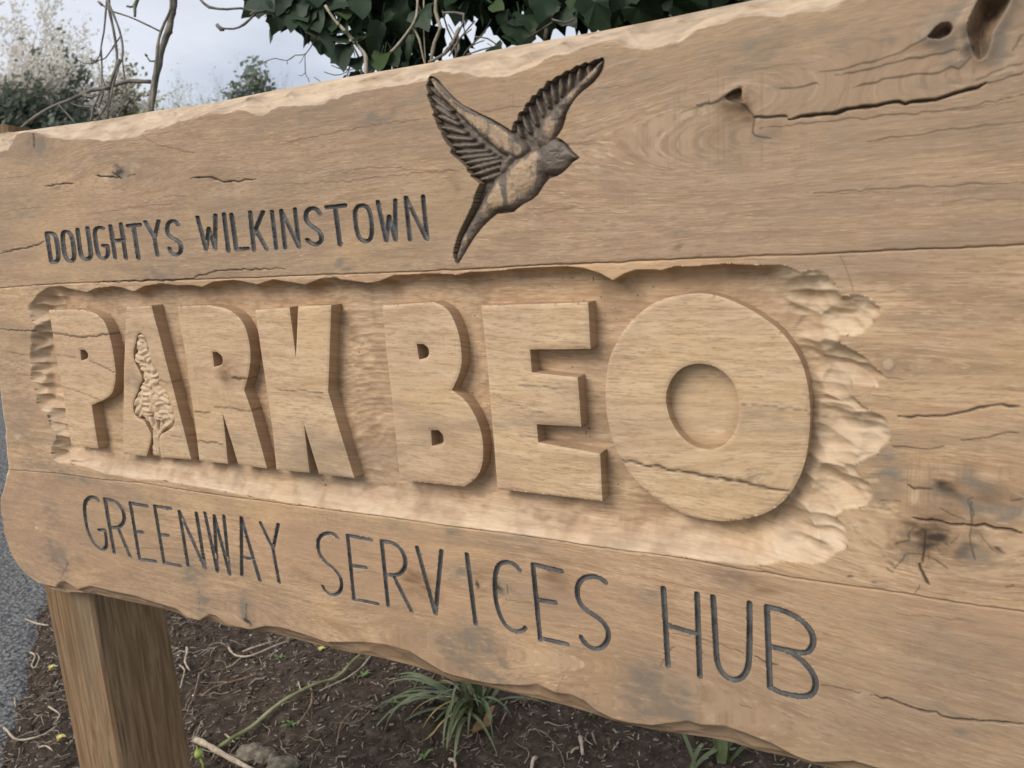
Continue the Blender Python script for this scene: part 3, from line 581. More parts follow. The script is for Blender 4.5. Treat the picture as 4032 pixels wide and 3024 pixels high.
# columns spaced so that every column is about the same width seen from the path
NC = 1010
pxs = np.linspace(-70, 4110, NC); zmid = 1.25
xs = []
fx = np.linspace(XL, .14, 6000)
q = np.column_stack([fx, np.full_like(fx, D0), np.full_like(fx, zmid - CAMZ)]) @ R
pp = CX + FPX * q[:, 0] / q[:, 2]
lo_ = pp[0]
cols = np.interp(np.linspace(pp[0], pp[-1], NC), pp, fx)
cols = np.concatenate([cols, np.linspace(.14, XR, 60)[1:]])
NCt = len(cols)
def xleft(z):
    """left end of the board as a function of height"""
    e = np.interp(z, [.760, .787, .790, .802, .82, .838, .884, .936, .99, 1.032, 1.115, 1.2, 1.45, 1.60, 1.70], [.115, .104, .090, .052, .026, .009, -.004, .002, .022, .046, .066, .075, .105, .130, .150])
    return e + .004 * fbm(z * 60, z * 0, 77, 3)
def plank(name, ztop, zbot, nrow, seed, kind):
    u = np.linspace(0, 1, nrow)
    if kind == 'top': u = 1 - (1 - u) ** 1.0
    X = np.repeat(cols[None, :], nrow, 0); zt = ztop(cols)[None, :]; zb = zbot(cols)[None, :]
    Z = zt + (zb - zt) * u[:, None]
    wl = np.clip(1 - (X - XL) / .30, 0, 1)
    X = X + wl * xleft(Z)
    P = np.column_stack([X.ravel(), Z.ravel()])
    dx = np.gradient(cols); cellx = np.repeat(dx[None, :], nrow, 0).ravel(); cellz = np.repeat(((zt - zb) / (nrow - 1)), nrow, 0).ravel()
    edge = np.zeros((nrow, NCt), bool); edge[0] = edge[-1] = True; edge[:, 0] = edge[:, -1] = True; edge = edge.ravel()
    low = np.zeros(len(P), bool); onb = np.zeros(len(P), bool)
    def snap(k, Q, d):
        """move the vertices k that lie next to an outline onto it"""
        mv = Q - P[k]
        s = (np.abs(mv[:, 0]) < cellx[k] * .62) & (np.abs(mv[:, 1]) < cellz[k] * .62) & ~edge[k]
        P[k[s]] = Q[s]; onb[k[s]] = True
        return s
    # engraved letters
    for ch, strokes, rx, rz in EL:
        allp = np.vstack(strokes); lo, hi = allp.min(0) - (rx * 1.5 + .006, rz * 1.5 + .004), allp.max(0) + (rx * 1.5 + .006, rz * 1.5 + .004)
        k = np.nonzero((P[:, 0] > lo[0]) & (P[:, 0] < hi[0]) & (P[:, 1] > lo[1]) & (P[:, 1] < hi[1]))[0]
        if not len(k): continue
        A = np.vstack([s[:-1] for s in strokes]) / (rx, rz); B = np.vstack([s[1:] for s in strokes]) / (rx, rz)
        d, Qn, _ = nearest(P[k] / (rx, rz), A, B)
        dirn = (P[k] / (rx, rz) - Qn) / np.maximum(d, 1e-6)[:, None]
        tgt = (Qn + dirn) * (rx, rz)
        s = snap(k, tgt, d)
        low[k[(d < 1) & ~s]] = True
    H = np.zeros(len(P)); M = np.zeros((len(P), 4))
    if kind == 'top':
        d, Qn = sdf(P, BIRD_OUT, .03); k = np.nonzero(d > -.02)[0]
        s = snap(k, Qn[k], d[k]); deep = k[(d[k] > 0) & ~s]; low[deep] = True; rim = k[s]
    if kind == 'mid':
        d, Qn = sdf(P, REC, .2); k = np.nonzero(np.abs(d) < .012)[0]
        snap(k, Qn[k], d[k]); d[onb] = 0
    x, z = P[:, 0], P[:, 1]
    M, Hc = marks(P, CR, True, M)
    H += .0008 * fbm(x * 5, z * 9, seed, 3)
    if kind == 'mid':
        # carved recess
        xc = np.array([REC[:, 0].min(), REC[:, 0].max()])
        wl_ = smooth(-1.36, -1.40, x); wr_ = smooth(-.175, -.125, x)
        zc = (ev(J1, x) + ev(J2, x)) / 2; up = smooth(-.02, .06, z - zc)
        w = .0075 * up + .036 * (1 - up)
        w = w * (1 - wl_) + .042 * wl_; w = w * (1 - wr_) + .05 * wr_
        w = w * (1 + .8 * fbm(x * 26, z * 26, 61, 3))
        t = np.clip(d / w, 0, 1)
        prof = np.where(up > .5, np.sin(t * math.pi / 2) ** .8, t ** .85)
        dep = .022
        rec = -dep * prof
        border = np.clip(1 - np.abs(t - .5) * 1.6, 0, 1) * (d > 0)
        sc_small = scoops(x * 42, z * 75, 3); sc_big = scoops(x * 26, z * 34 + x * 10, 5); sc_top = scoops(x * 17, z * 40, 9)
        side = np.maximum(wl_, wr_)
        rr_ = np.where(x < -1, scoops(x * 21, z * 52 + x * 5, 3), sc_big)
        torn = fbm(x * 210, z * 330, 67, 3) * .0016 + (scoops(x * 85 + z * 30, z * 120, 69) - .4) * .0032
        rec += (d > 0) * np.clip(d / .004, 0, 1) * np.clip(1.2 - t, 0, 1) * torn * (wr_ * (.3 + .95 * smooth(.45, .85, t)) + wl_ * .2 + (1 - side) * .35)
        rec += (d > 0) * np.clip(d / .003, 0, 1) * np.clip(1.15 - t, 0, 1) * wr_ * (scoops(x * 34 + z * 22, z * 88, 15) - .4) * .0075
        rec += (d > 0) * np.clip(d / .004, 0, 1) * border * ((side * (rr_ - .4) * np.where(x < -1, .027, .022)) + (1 - side) * ((1 - up) * (scoops(x * 13, z * 42, 13) - .4) * .0045 + up * (sc_top - .35) * .007))
        rec = np.minimum(rec, np.where(d > 0, -.0008 * np.clip(d / .001, 0, 1), 0))
        # floor texture: shallow tool marks, rougher between K and B
        flo = (t >= 1) * (d > 0)
        kb = face('E', [(150, 700)])[0][0]
        rough = np.exp(-((x - kb) / .035) ** 2)
        rec += flo * ((.0011 + .0016 * rough) * (scoops(x * 42 + 9 * fbm(x * 7, z * 7, 171, 2), z * 120 + 6 * fbm(x * 9, z * 5, 173, 2), 17) - .4) + .0012 * fbm(x * 30, z * 60, 19, 3))
        H = H * (d <= 0) + rec
        crisp = (d > 0)
        M[:, 2] = np.maximum(M[:, 2], crisp * np.clip(.12 + .78 * (1 - up) * (1 - t) * (1 - wl_) + .65 * side * (1 - t) + .3 * wr_, 0, 1) * (.8 + .5 * fbm(x * 40, z * 90, 23, 3)))
        M[:, 3] = np.maximum(M[:, 3], (d > 0) * np.clip(fbm(x * 50, z * 50, 29, 3) * .8 + .05 + .2 * up * (1 - t), 0, .4) * (1 - .6 * side))
        spk = (vn(x * 230, z * 230, 88) > .455) & (t >= 1); M[:, 0] = np.maximum(M[:, 0], .75 * spk * (vn(x * 20, z * 20, 89) > .02))
        M[d > .004, 3] *= 1
        Hc = np.where(d > 0, 0, Hc); kk = d > 0; M[kk, 1] *= .25
    if kind == 'top':
        zc_ = ev(CHT, x) + .0012 * fbm(x * 90, x * 0, 5, 2); zt_ = ev(TOP, x)
        t = np.clip((z - zc_) / np.maximum(zt_ - zc_, .006), 0, 1)
        c = -CB * (t ** .9)
        on = t > 0
        c += on * np.minimum(t * 6, 1) * np.minimum((1 - t) * 5, 1) * (.014 * (scoops(x * 25 + t * .8, t * 1.5, 33) - .35) + .005 * (scoops(x * 60 + t * 2.5, t * 2.6, 35) - .35))
        H = np.where(on, np.minimum(c, -.0004), H)
        M[:, 2] = np.where(on, np.clip(.85 + .35 * fbm(x * 16, t * 3, 39, 3), 0, 1), M[:, 2]); M[on, 1] *= .3; M[on, 3] = (np.clip(.05 + .9 * fbm(x * 34, t * 3, 139, 4), 0, .6) + .5 * smooth(.45, .8, scoops(x * 25 + t * .8, t * 1.5, 33)))[on]; M[on, 0] *= .5; M[on, 1] = (np.clip(fbm(x * 12, t * 2, 149, 3) * 1.2, 0, .55))[on]
        for i, hp in enumerate(HOLES):
            d, Qn = sdf(P, hp, .02)
            dd = np.clip(d / (.010 if i < 2 else .004), 0, 1)
            H -= (.016, .018, .006)[i] * np.sqrt(dd) * (1 + .7 * fbm(x * 90, z * 45, 47, 4)) * (d > 0)
            H += .003 * np.exp(-(d / .006) ** 2) * (d < 0) * (1 + fbm(x * 70, z * 70, 44, 2))
            M[:, 0] = np.maximum(M[:, 0], (.5, .38, .4)[i] * smooth(0, .003, d) * (1 + .9 * fbm(x * 70, z * 45, 49, 3)))
            M[:, 3] = np.maximum(M[:, 3], .75 * smooth(0, .004, d) * (1 + .9 * fbm(x * 60, z * 35, 99, 3)))
            M[:, 1] = np.maximum(M[:, 1], (.8 if i < 2 else .3) * np.exp(-np.clip(-d, 0, 1) / .014) * (1 + fbm(x * 40, z * 60, 45, 3)) * (d <= 0))
    if kind == 'bottom':
        zc_ = ev(CHB, x); zb_ = ev(BOT, x)
        t = np.clip((zc_ - z) / np.maximum(zc_ - zb_, .004), 0, 1); on = t > 0
        c = -.014 * t ** .8 + on * .004 * (scoops(x * 22, t * 1.5, 71) - .35) * np.minimum(t * 5, 1) * np.minimum((1 - t) * 5, 1)
        H = np.where(on, np.minimum(c, -.0003), H); M[:, 1] = np.where(on, .25, M[:, 1]); M[:, 3] = np.where(on, .35 + .3 * fbm(x * 30, t * 3, 73, 2), M[:, 3])
    H += Hc
    # rounded, slightly chipped long edges at the joints
    Zr = Z.ravel()
    zt2 = np.repeat(zt, nrow, 0).ravel(); zb2 = np.repeat(zb, nrow, 0).ravel()
    chip = .0010 + .0022 * np.clip(vn(x * 70, x * 0 + seed, 91) + .1, 0, 1)
    if kind != 'top': H -= .0016 * np.clip(1 - (zt2 - z) / chip, 0, 1); M[:, 0] = np.maximum(M[:, 0], .34 * np.clip(1.1 - (zt2 - z) / .0011, 0, 1) * smooth(-.3, .2, vn(x * 14, x * 0 + seed, 95)))
    if kind != 'bottom': H -= .0016 * np.clip(1 - (z - zb2) / chip, 0, 1); M[:, 0] = np.maximum(M[:, 0], .34 * np.clip(1.1 - (z - zb2) / .0011, 0, 1) * smooth(-.3, .2, vn(x * 14, x * 0 + seed, 96)))
    # ragged live left end
    dl = X.ravel() - (XL + xleft(z)); e = np.clip(1 - dl / (.012 + .024 * smooth(.95, 1.03, z)), 0, 1)
    H -= .020 * e ** 1.5 + (e > 0) * e * .004 * scoops(x * 60, z * 55, 97)
    M[:, 2] = np.maximum(M[:, 2], smooth(0, .15, e) * .9 * smooth(.9, 1.02, z))
    H = np.where(low, -.020, H)
    if kind == 'top': H[deep] = -.040; M[rim, 0] = .7
    M[low, 0] = .93
    V = np.column_stack([P[:, 0], np.full(len(P), D0) - H, P[:, 1]])
    idx = np.arange(nrow * NCt).reshape(nrow, NCt)
    F = np.stack([idx[:-1, :-1], idx[1:, :-1], idx[1:, 1:], idx[:-1, 1:]], -1).reshape(-1, 4)
    # sides and back
    nb = len(V)
    loop = np.concatenate([idx[0, :], idx[1:, -1], idx[-1, -2::-1], idx[-2:0:-1, 0]])
    b1 = V[loop].copy(); b1[:, 1] = np.maximum(b1[:, 1] + .002, D0 + (.006 if kind == 'mid' else .004))
    if kind == 'top': b1[:NCt, 1] = V[loop[:NCt], 1] + .001
    b2 = b1.copy(); b2[:, 1] = D0 + TH
    n = len(loop); i1 = nb + np.arange(n); i2 = i1 + n
    def ring(a, b): return np.stack([a, b, np.roll(b, -1), np.roll(a, -1)], -1)
    F2 = np.vstack([ring(i1, loop), ring(i2, i1)])
    t0 = i2[:NCt]; bb0 = i2[NCt + nrow - 2: NCt + nrow - 2 + NCt][::-1]
    F3 = np.stack([t0[:-1], t0[1:], bb0[1:], bb0[:-1]], -1)
    V = np.vstack([V, b1, b2])
    Mx = np.vstack([M, M[loop] * (1, 1, 1, 1), M[loop]]); Mx = np.clip(Mx, 0, 1)
    G = grain(np.column_stack([V[:, 0], V[:, 2]])); G[:, 1] = V[:, 1] + seed; G[:, 2] += seed * .37 + (V[:, 1] - D0) * .3
    me = npmesh(name, V, [F, F2, F3], True, dict(gr=G, marks=Mx))
    return onsign(me, 'plank', {'top': OAK_TOP, 'mid': OAK, 'bottom': OAK_LOW}[kind])
jj = lambda C_, o: (lambda x: ev(C_, x) + o + .0009 * vn(x * 38, x * 0, 5) + .0005 * vn(x * 160, x * 0, 6))
plank('plank', lambda x: ev(TOP, x), jj(J1, .0001), 262, 0.0, 'top')
plank('plank', jj(J1, -.0001), jj(J2, .0001), 292, 1.7, 'mid')
plank('plank', jj(J2, -.0001), lambda x: ev(BOT, x), 188, 3.1, 'bottom')

# ------------------------------------------------------------------ cut-out shapes: raised letters, tree relief, bird
def cutout(name, outer, holes, step, height, zback, m, seed, edge=.0012, parent=None, lab=None, mk=None, labels=None, walls=True):
    loops = [resample(outer, step * .8)] + [resample(h, step * .8) for h in holes]
    for i, l in enumerate(loops):
        area = .5 * np.sum(l[:, 0] * np.roll(l[:, 1], -1) - np.roll(l[:, 0], -1) * l[:, 1])
        if (area < 0) == (i == 0): loops[i] = l[::-1]
    lo, hi = loops[0].min(0), loops[0].max(0)
    gx, gz = np.meshgrid(np.arange(lo[0], hi[0], step), np.arange(lo[1], hi[1], step * .87))
    gx = gx + (np.arange(gx.shape[0]) % 2)[:, None] * step * .5
    P = np.column_stack([gx.ravel(), gz.ravel()])
    d = sdf(P, loops[0])[0]
    for h in loops[1:]: d = np.minimum(d, -sdf(P, h, 1.0)[0])
    P = P[d > step * .75]
    B = np.vstack(loops)
    allp = np.vstack([B, P])
    ed = []; o = 0
    for l in loops:
        n = len(l); ed += [(o + i, o + (i + 1) % n) for i in range(n)]; o += n
    res = delaunay_2d_cdt([Vector(p) for p in allp.tolist()], ed, [], 0, 1e-7)
    V2 = np.array([tuple(v) for v in res[0]]); T = np.array(res[2], dtype=np.int32)
    if T[:, 0].size:
        a, b, c = V2[T[:, 0]], V2[T[:, 1]], V2[T[:, 2]]; cen = (a + b + c) / 3
        cr_ = (b[:, 0] - a[:, 0]) * (c[:, 1] - a[:, 1]) - (b[:, 1] - a[:, 1]) * (c[:, 0] - a[:, 0])
        T = np.where((cr_ < 0)[:, None], T[:, ::-1], T)
        keep = inside(cen, loops[0])
        for h in loops[1:]: keep &= ~inside(cen, h)
        T = T[keep]
    d = sdf(V2, loops[0])[0]
    for h in loops[1:]: d = np.minimum(d, -sdf(V2, h, 1.0)[0])
    d = np.maximum(d, 0)
    H, M = height(V2, d)
    if edge: H = H - edge * np.clip(1 - d / (step * .9), 0, 1)
    y = D0 - H
    V = np.column_stack([V2[:, 0], y, V2[:, 1]])
    Fs = [T]
    # boundary edges -> walls
    if walls:
        e = np.vstack([T[:, [0, 1]], T[:, [1, 2]], T[:, [2, 0]]])
        key = e[:, 0].astype(np.int64) * len(V) + e[:, 1]; rev = e[:, 1].astype(np.int64) * len(V) + e[:, 0]
        be = e[~np.isin(key, rev)]
        u = np.unique(be); mp_ = np.full(len(V), -1); n0 = len(V)
        mp_[u] = n0 + np.arange(len(u)); w1 = V[u].copy(); w1[:, 1] += 0
        mp2 = np.full(len(V), -1); mp2[u] = n0 + len(u) + np.arange(len(u)); w2 = V[u].copy(); w2[:, 1] = D0 + zback
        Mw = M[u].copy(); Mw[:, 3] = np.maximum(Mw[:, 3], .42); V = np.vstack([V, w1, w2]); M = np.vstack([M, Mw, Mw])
        Fs.append(np.column_stack([mp_[be[:, 1]], mp_[be[:, 0]], mp2[be[:, 0]], mp2[be[:, 1]]]))
    G = grain(np.column_stack([V[:, 0], V[:, 2]])); G[:, 1] = V[:, 1] + seed; G[:, 2] += seed * .37 + (V[:, 1] - D0) * .3
    attrs = dict(gr=G, marks=np.clip(M, 0, 1))
    if labels is not None:
        lb = labels(V[:, [0, 2]]); fl = lb[Fs[0][:, 0]]
        return V, Fs, attrs, fl
    me = npmesh(name, V, Fs, True, attrs)
    return onsign(me, name, m, lab, parent)

def letter_h(seed):
    def f(P, d):
        M, H = marks(P, LCR, True)
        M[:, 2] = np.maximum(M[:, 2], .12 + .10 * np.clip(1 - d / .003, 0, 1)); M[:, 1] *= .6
        return H - .0006 + .0007 * fbm(P[:, 0] * 14, P[:, 1] * 20, seed, 3), M
    return f
cc = lambda p, n=1: p
TREE_R = [(995,1268),(990,1200),(985,1130),(1030,1105),(1070,1080),(1083,1040),(1075,970),(1050,920),(1040,870),(1010,835),(980,810),(985,760),(970,720),(935,690),(935,660),(925,630),(918,580),(905,530),(885,500),(860,490),(845,510),(835,560),(822,610),(825,660),(845,700),(870,750),(880,790),(860,820),(850,860),(830,900),(820,950),(830,1000),(862,1030),(890,1035),(920,1090),(938,1130),(925,1200),(905,1258)]
def arc(t, pts, n=2): return chaikin(face(t, pts), n)
RL = []
RL.append(('P', np.vstack([face('D', [(298,350)]), arc('D', [(430,345),(540,350),(630,395),(672,490),(700,620),(715,740),(708,830),(680,890),(565,942)]), face('D', [(605,1212),(440,1192),(415,1060),(375,800),(335,580)])]),
           [np.vstack([face('D', [(492,597)]), arc('D', [(520,598),(542,618),(543,652),(500,664)])])]))
RL.append(('A', np.vstack([face('D', [(782,332),(935,322),(1060,795),(1185,1280),(1000,1267)]), chaikin(face('D', TREE_R), 1), face('D', [(900,1258),(762,1247),(765,700)])]), []))
RL.append(('R', np.vstack([face('D', [(1098,325)]), arc('D', [(1300,320),(1420,342),(1510,420),(1550,560),(1552,700),(1512,848)]), face('D', [(1560,980),(1600,1130),(1655,1337),(1478,1310),(1380,995),(1413,1307),(1235,1287),(1195,960),(1150,640),(1110,420)])]),
           [np.vstack([face('D', [(1315,612)]), arc('D', [(1345,612),(1378,640),(1380,690),(1325,704)])])]))
RL.append(('K', face('D', [(1582,350),(1795,332),(1835,648),(1850,324),(2055,320),(2035,860),(2110,1110),(2200,1397),(1978,1370),(1885,1060),(1920,1364),(1715,1344),(1690,1080),(1640,750),(1600,480)]), []))
RL.append(('B', np.vstack([face('E', [(320,320)]), arc('E', [(640,300),(730,340),(790,470),(812,600),(812,720),(752,850)]), arc('E', [(752,850),(840,910),(915,1040),(948,1170),(946,1310),(905,1400),(830,1450)])[1:], face('E', [(430,1410),(385,960),(340,560)])]),
           [np.vstack([face('E', [(532,562)]), arc('E', [(575,562),(610,590),(608,645),(547,659)])]), np.vstack([face('E', [(622,1099)]), arc('E', [(668,1097),(702,1130),(702,1188),(628,1196)])])]))
RL.append(('E', face('E', [(935,322),(1600,302),(1615,592),(1238,596),(1250,740),(1535,770),(1558,1077),(1280,1062),(1290,1175),(1675,1245),(1690,1540),(1038,1464),(1000,1010),(970,640)]), []))
Oo = chaikin(face('Z', [(2752,1153),(2632,1168),(2553,1203),(2471,1272),(2414,1367),(2389,1437),(2379,1570),(2395,1690),(2427,1785),(2490,1886),(2591,1975),(2700,2032),(2790,2052),(2873,2056),(2986,2036),(3069,1994),(3132,1918),(3170,1823),(3188,1700),(3189,1570),(3164,1443),(3119,1361),(3062,1291),(2980,1235),(2917,1200),(2830,1165)]), 2, True)
Oi = chaikin(face('Z', [(2616,1570),(2632,1506),(2670,1456),(2715,1436),(2762,1431),(2822,1446),(2879,1494),(2904,1551),(2911,1610),(2901,1684),(2872,1734),(2835,1763),(2784,1774),(2721,1757),(2670,1711),(2635,1652)]), 2, True)
RL.append(('O', Oo, [Oi]))
for i, (ch, outl, hl) in enumerate(RL):
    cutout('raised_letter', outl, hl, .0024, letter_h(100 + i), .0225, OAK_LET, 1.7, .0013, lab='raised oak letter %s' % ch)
# dished floor inside the O
def ofl(P, d):
    M, H = marks(P, [], False); M[:, 2] = .25
    M[:, 3] = np.clip(1 - d / .02, 0, 1) * .3
    return -.016 - .0035 * smooth(0, .03, d) + .0008 * fbm(P[:, 0] * 60, P[:, 1] * 90, 5, 3), M
big = Oi.mean(0) + (Oi - Oi.mean(0)) * 1.02
cutout('counter_floor', big, [], .0025, ofl, .0225, OAK_LET, 1.7, 0)
# the little tree carved into the A
def tree_h(P, d):
    x, z = P[:, 0], P[:, 1]; zt = face('D', [(950, 1060)])[0][1]
    Q_ = face('D', [(900, 900), (1000, 900), (900, 1000)]); sx, sz = abs(Q_[1][0] - Q_[0][0]) / 100, abs(Q_[2][1] - Q_[0][1]) / 100
    H = np.full(len(P), -.0085); lump = np.zeros(len(P))
    for n_, (cx, cy, r_) in enumerate([(865,520,36),(862,575,42),(880,620,40),(850,655,34),(905,660,32),(880,705,36),(935,720,40),(955,760,36),(905,765,38),(930,805,44),(890,830,36),(865,875,40),(905,870,36),(960,850,40),(1000,865,38),(1020,910,38),(850,930,42),(890,925,38),(945,905,40),(985,940,40),(1035,965,40),(850,985,38),(895,985,34),(940,965,34),(1010,1000,40),(1050,1020,36),(1035,1065,38),(975,1010,30)]):
        c = face('D', [(cx, cy)])[0]; u = (x - c[0]) / (r_ * sx * 1.15); w = (z - c[1]) / (r_ * sz * 1.0); rr_ = np.hypot(u, w)
        dome = -.0080 + .0066 * np.sqrt(np.clip(1 - rr_ ** 2, 0, 1)) + .0015 * np.sin((w * math.cos(n_ * 1.3) + u * math.sin(n_ * 1.3)) * 7 + 2.5 * (u * u + w * w) + n_) * (rr_ < 1) - .0006 * (n_ % 3)
        k = (rr_ < 1) & (dome > H); H[k] = dome[k]; lump[k] = 1 - rr_[k]
    for a_, b_, ra in (((965,1268),(965,1120),34),((965,1120),(905,1010),13),((965,1120),(960,1000),12),((968,1130),(1040,1050),13),((930,1060),(880,1000),9),((990,1100),(1000,980),10)):
        ab = face('D', [a_, b_]) / (sx, sz); dd, _, _ = nearest(P / (sx, sz), ab[:1], ab[1:]); u = dd / ra
        h = -.0080 + .0055 * np.sqrt(np.clip(1 - u * u, 0, 1)) + .0010 * np.sin(x / sx * .35 + 4 * vn(x * 90, z * 60, 4)); k = (u < 1) & (h > H); H[k] = h[k]; lump[k] = .5 * (1 - u[k])
    H = H + .0012 * fbm(x * 150, z * 260, 6, 3)
    H = H - .003 * np.clip(1 - d / .003, 0, 1)
    M = np.zeros((len(P), 4)); M[:, 2] = .25 + .6 * lump; M[:, 3] = .5 * np.clip(1 - lump * 4, 0, 1) + .4 * np.clip(1 - d / .0025, 0, 1)
    return H, M
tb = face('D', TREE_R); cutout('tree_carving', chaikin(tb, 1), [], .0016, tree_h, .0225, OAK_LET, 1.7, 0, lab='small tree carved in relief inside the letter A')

# engraved letters
def engraved(ch, strokes, rx, rz, i):
    allp = np.vstack(strokes) / (rx, rz); lo, hi = allp.min(0) - 1.3, allp.max(0) + 1.3
    st = .215
    gx, gz = np.meshgrid(np.arange(lo[0], hi[0], st), np.arange(lo[1], hi[1], st))
    shp = gx.shape; P = np.column_stack([gx.ravel(), gz.ravel()])
    A = np.vstack([s[:-1] for s in strokes]) / (rx, rz); B = np.vstack([s[1:] for s in strokes]) / (rx, rz)
    d, Q, _ = nearest(P, A, B)
    rad = 1.0 + .15 * vn(P[:, 0] * .9, P[:, 1] * .5, 300 + i) + .12 * vn(P[:, 0] * 2.5, P[:, 1] * 2.5, 340 + i)
    dirn = (P - Q) / np.maximum(d, 1e-6)[:, None]
    s = np.abs(d - rad) < st * .72
    P[s] = (Q + dirn * rad[:, None])[s]
    r_ = np.where(s, 1.0, d / rad)
    H = -.0042 * (1 - np.clip(r_, 0, 1) ** 3.2) + .00035
    H += .0004 * vn(P[:, 0] * 2, P[:, 1] * 2, 7) * (r_ < .9)
    ok = (r_ <= 1.0001)
    idx = np.arange(len(P)).reshape(shp)
    F = np.stack([idx[:-1, :-1], idx[:-1, 1:], idx[1:, 1:], idx[1:, :-1]], -1).reshape(-1, 4)
    F = F[ok[F].all(1)]
    u, inv = np.unique(F, return_inverse=True); F = inv.reshape(F.shape)
    W_ = P[u] * (rx, rz)
    V = np.column_stack([W_[:, 0], D0 - H[u], W_[:, 1]])
    G = np.column_stack([W_[:, 0], V[:, 1], W_[:, 1]])
    me = npmesh('engraved_letter', V, F, True, dict(gr=G))
    onsign(me, 'engraved_letter', CHAR, 'charcoal engraved letter %s' % ch)
for i, (ch, strokes, rx, rz) in enumerate(EL): engraved(ch, strokes, rx, rz, i)

# ------------------------------------------------------------------ the bird relief
PR = []
def prim(lbl, t, pts, rad, top, flat=.5, dk=0.0):
    P = face(t, pts); x0, y0, s = TILE[t]
    c = np.mean(np.array(pts, float), 0); f = face(t, [c, c + (100, 0), c + (0, 100)])
    sx, sz = abs(f[1][0] - f[0][0]) / 100, abs(f[2][1] - f[0][1]) / 100
    PR.append((lbl, P, (sx, sz), np.array(rad, float), top, flat, dk))
prim('body', 'L', [(1290,380),(1180,490),(1040,640),(920,740),(830,800)], [150,235,255,200,130], .0, .55, -.35)
prim('tail', 'L', [(800,790),(720,930),(620,1070),(520,1240),(455,1400),(440,1470)], [105,92,82,75,50,20], -.002, .6, .1)
prim('head', 'K', [(1480,1150),(1490,1150)], [205,205], .001, .55, .0)
prim('head', 'K', [(1600,1130),(1690,1140),(1765,1165)], [120,60,10], .0, .7, .5)
prim('wing', 'K', [(1080,1080),(960,980),(800,860),(640,730),(480,620),(340,500),(240,400),(170,310)], [110,140,135,120,90,75,60,30], .001, .5, -.25)
prim('wing', 'K', [(300,480),(230,390),(165,310)], [85,65,35], -.002, .6, 1.0)
for j, (a, b, c_) in enumerate([((135,400),(190,450),(280,520)),((135,495),(210,560),(340,650)),((160,600),(250,650),(390,740)),
                 ((195,705),(290,735),(430,800)),((240,830),(350,850),(500,890)),((290,930),(400,950),(580,960)),((370,1030),(480,1030),(660,1020)),((400,1100),(520,1100),(740,1085)),
                 ((440,1165),(580,1155),(800,1130)),((510,1225),(640,1200),(860,1165)),((560,1280),(700,1250),(900,1200)),((600,1345),(740,1310),(930,1250)),((680,1400),(800,1370),(940,1320))]):
    prim('wing', 'K', [a, b, c_], [26, 46, 30], -.0035 - .0004 * (j % 2), .8, .42 if j > 2 else .9)
prim('right', 'K', [(1380,960),(1440,800),(1540,640),(1660,500),(1780,380),(1880,280),(1960,190),(2015,110)], [120,135,92,75,62,58,50,22], -.001, .5, .05)
prim('right', 'K', [(1900,290),(1950,210),(1990,150)], [45,55,35], -.003, .8, .8)
for j, (a, b) in enumerate([((1070,800),(1110,930)),((1125,700),(1200,880)),((1205,600),(1270,790)),((1275,510),(1350,700)),((1360,430),(1410,600)),((1440,350),(1480,540)),((1545,290),(1545,480)),((1645,235),(1640,410)),((1755,180),(1740,340)),((1855,140),(1850,260))]):
    prim('right', 'K', [a, ((a[0] + b[0]) / 2 - 4, (a[1] + b[1]) / 2), b], [22, 42, 26], -.0035 - .0004 * (j % 2), .8, .4)
prim('body', 'L', [(1010,345),(960,400),(930,470)], [60,75,60], -.001, .7, .1)
def bird_eval(P):
    H = np.full(len(P), -.0105); cap = np.zeros(len(P)); dk = np.full(len(P), .9); lab_ = np.zeros(len(P), int); bd = np.full(len(P), 1e9)
    names = ['body', 'tail', 'head', 'wing', 'right']
    for lbl, pl, sc, rad, top, flat, dark_ in PR:
        Ps = P / sc; pls = pl / sc
        d, _, tp = nearest(Ps, pls[:-1], pls[1:])
        r = np.interp(tp, np.arange(len(rad)), rad); u = d / r
        h = top - .0105 * (1 - np.sqrt(np.clip(1 - np.clip(u, 0, 1) ** 2, 0, 1))) ** 1.0
        h = np.where(u < 1, h, -1)
        k = h > H
        H[k] = h[k]; cap[k] = (1 - u[k]); dk[k] = dark_
        nb_ = u < bd; lab_[nb_ & (cap == 0)] = names.index(lbl); bd = np.minimum(bd, u); lab_[k] = names.index(lbl)
    return H, cap, dk, lab_
EYE = face('K', [(1525, 1150)])[0]
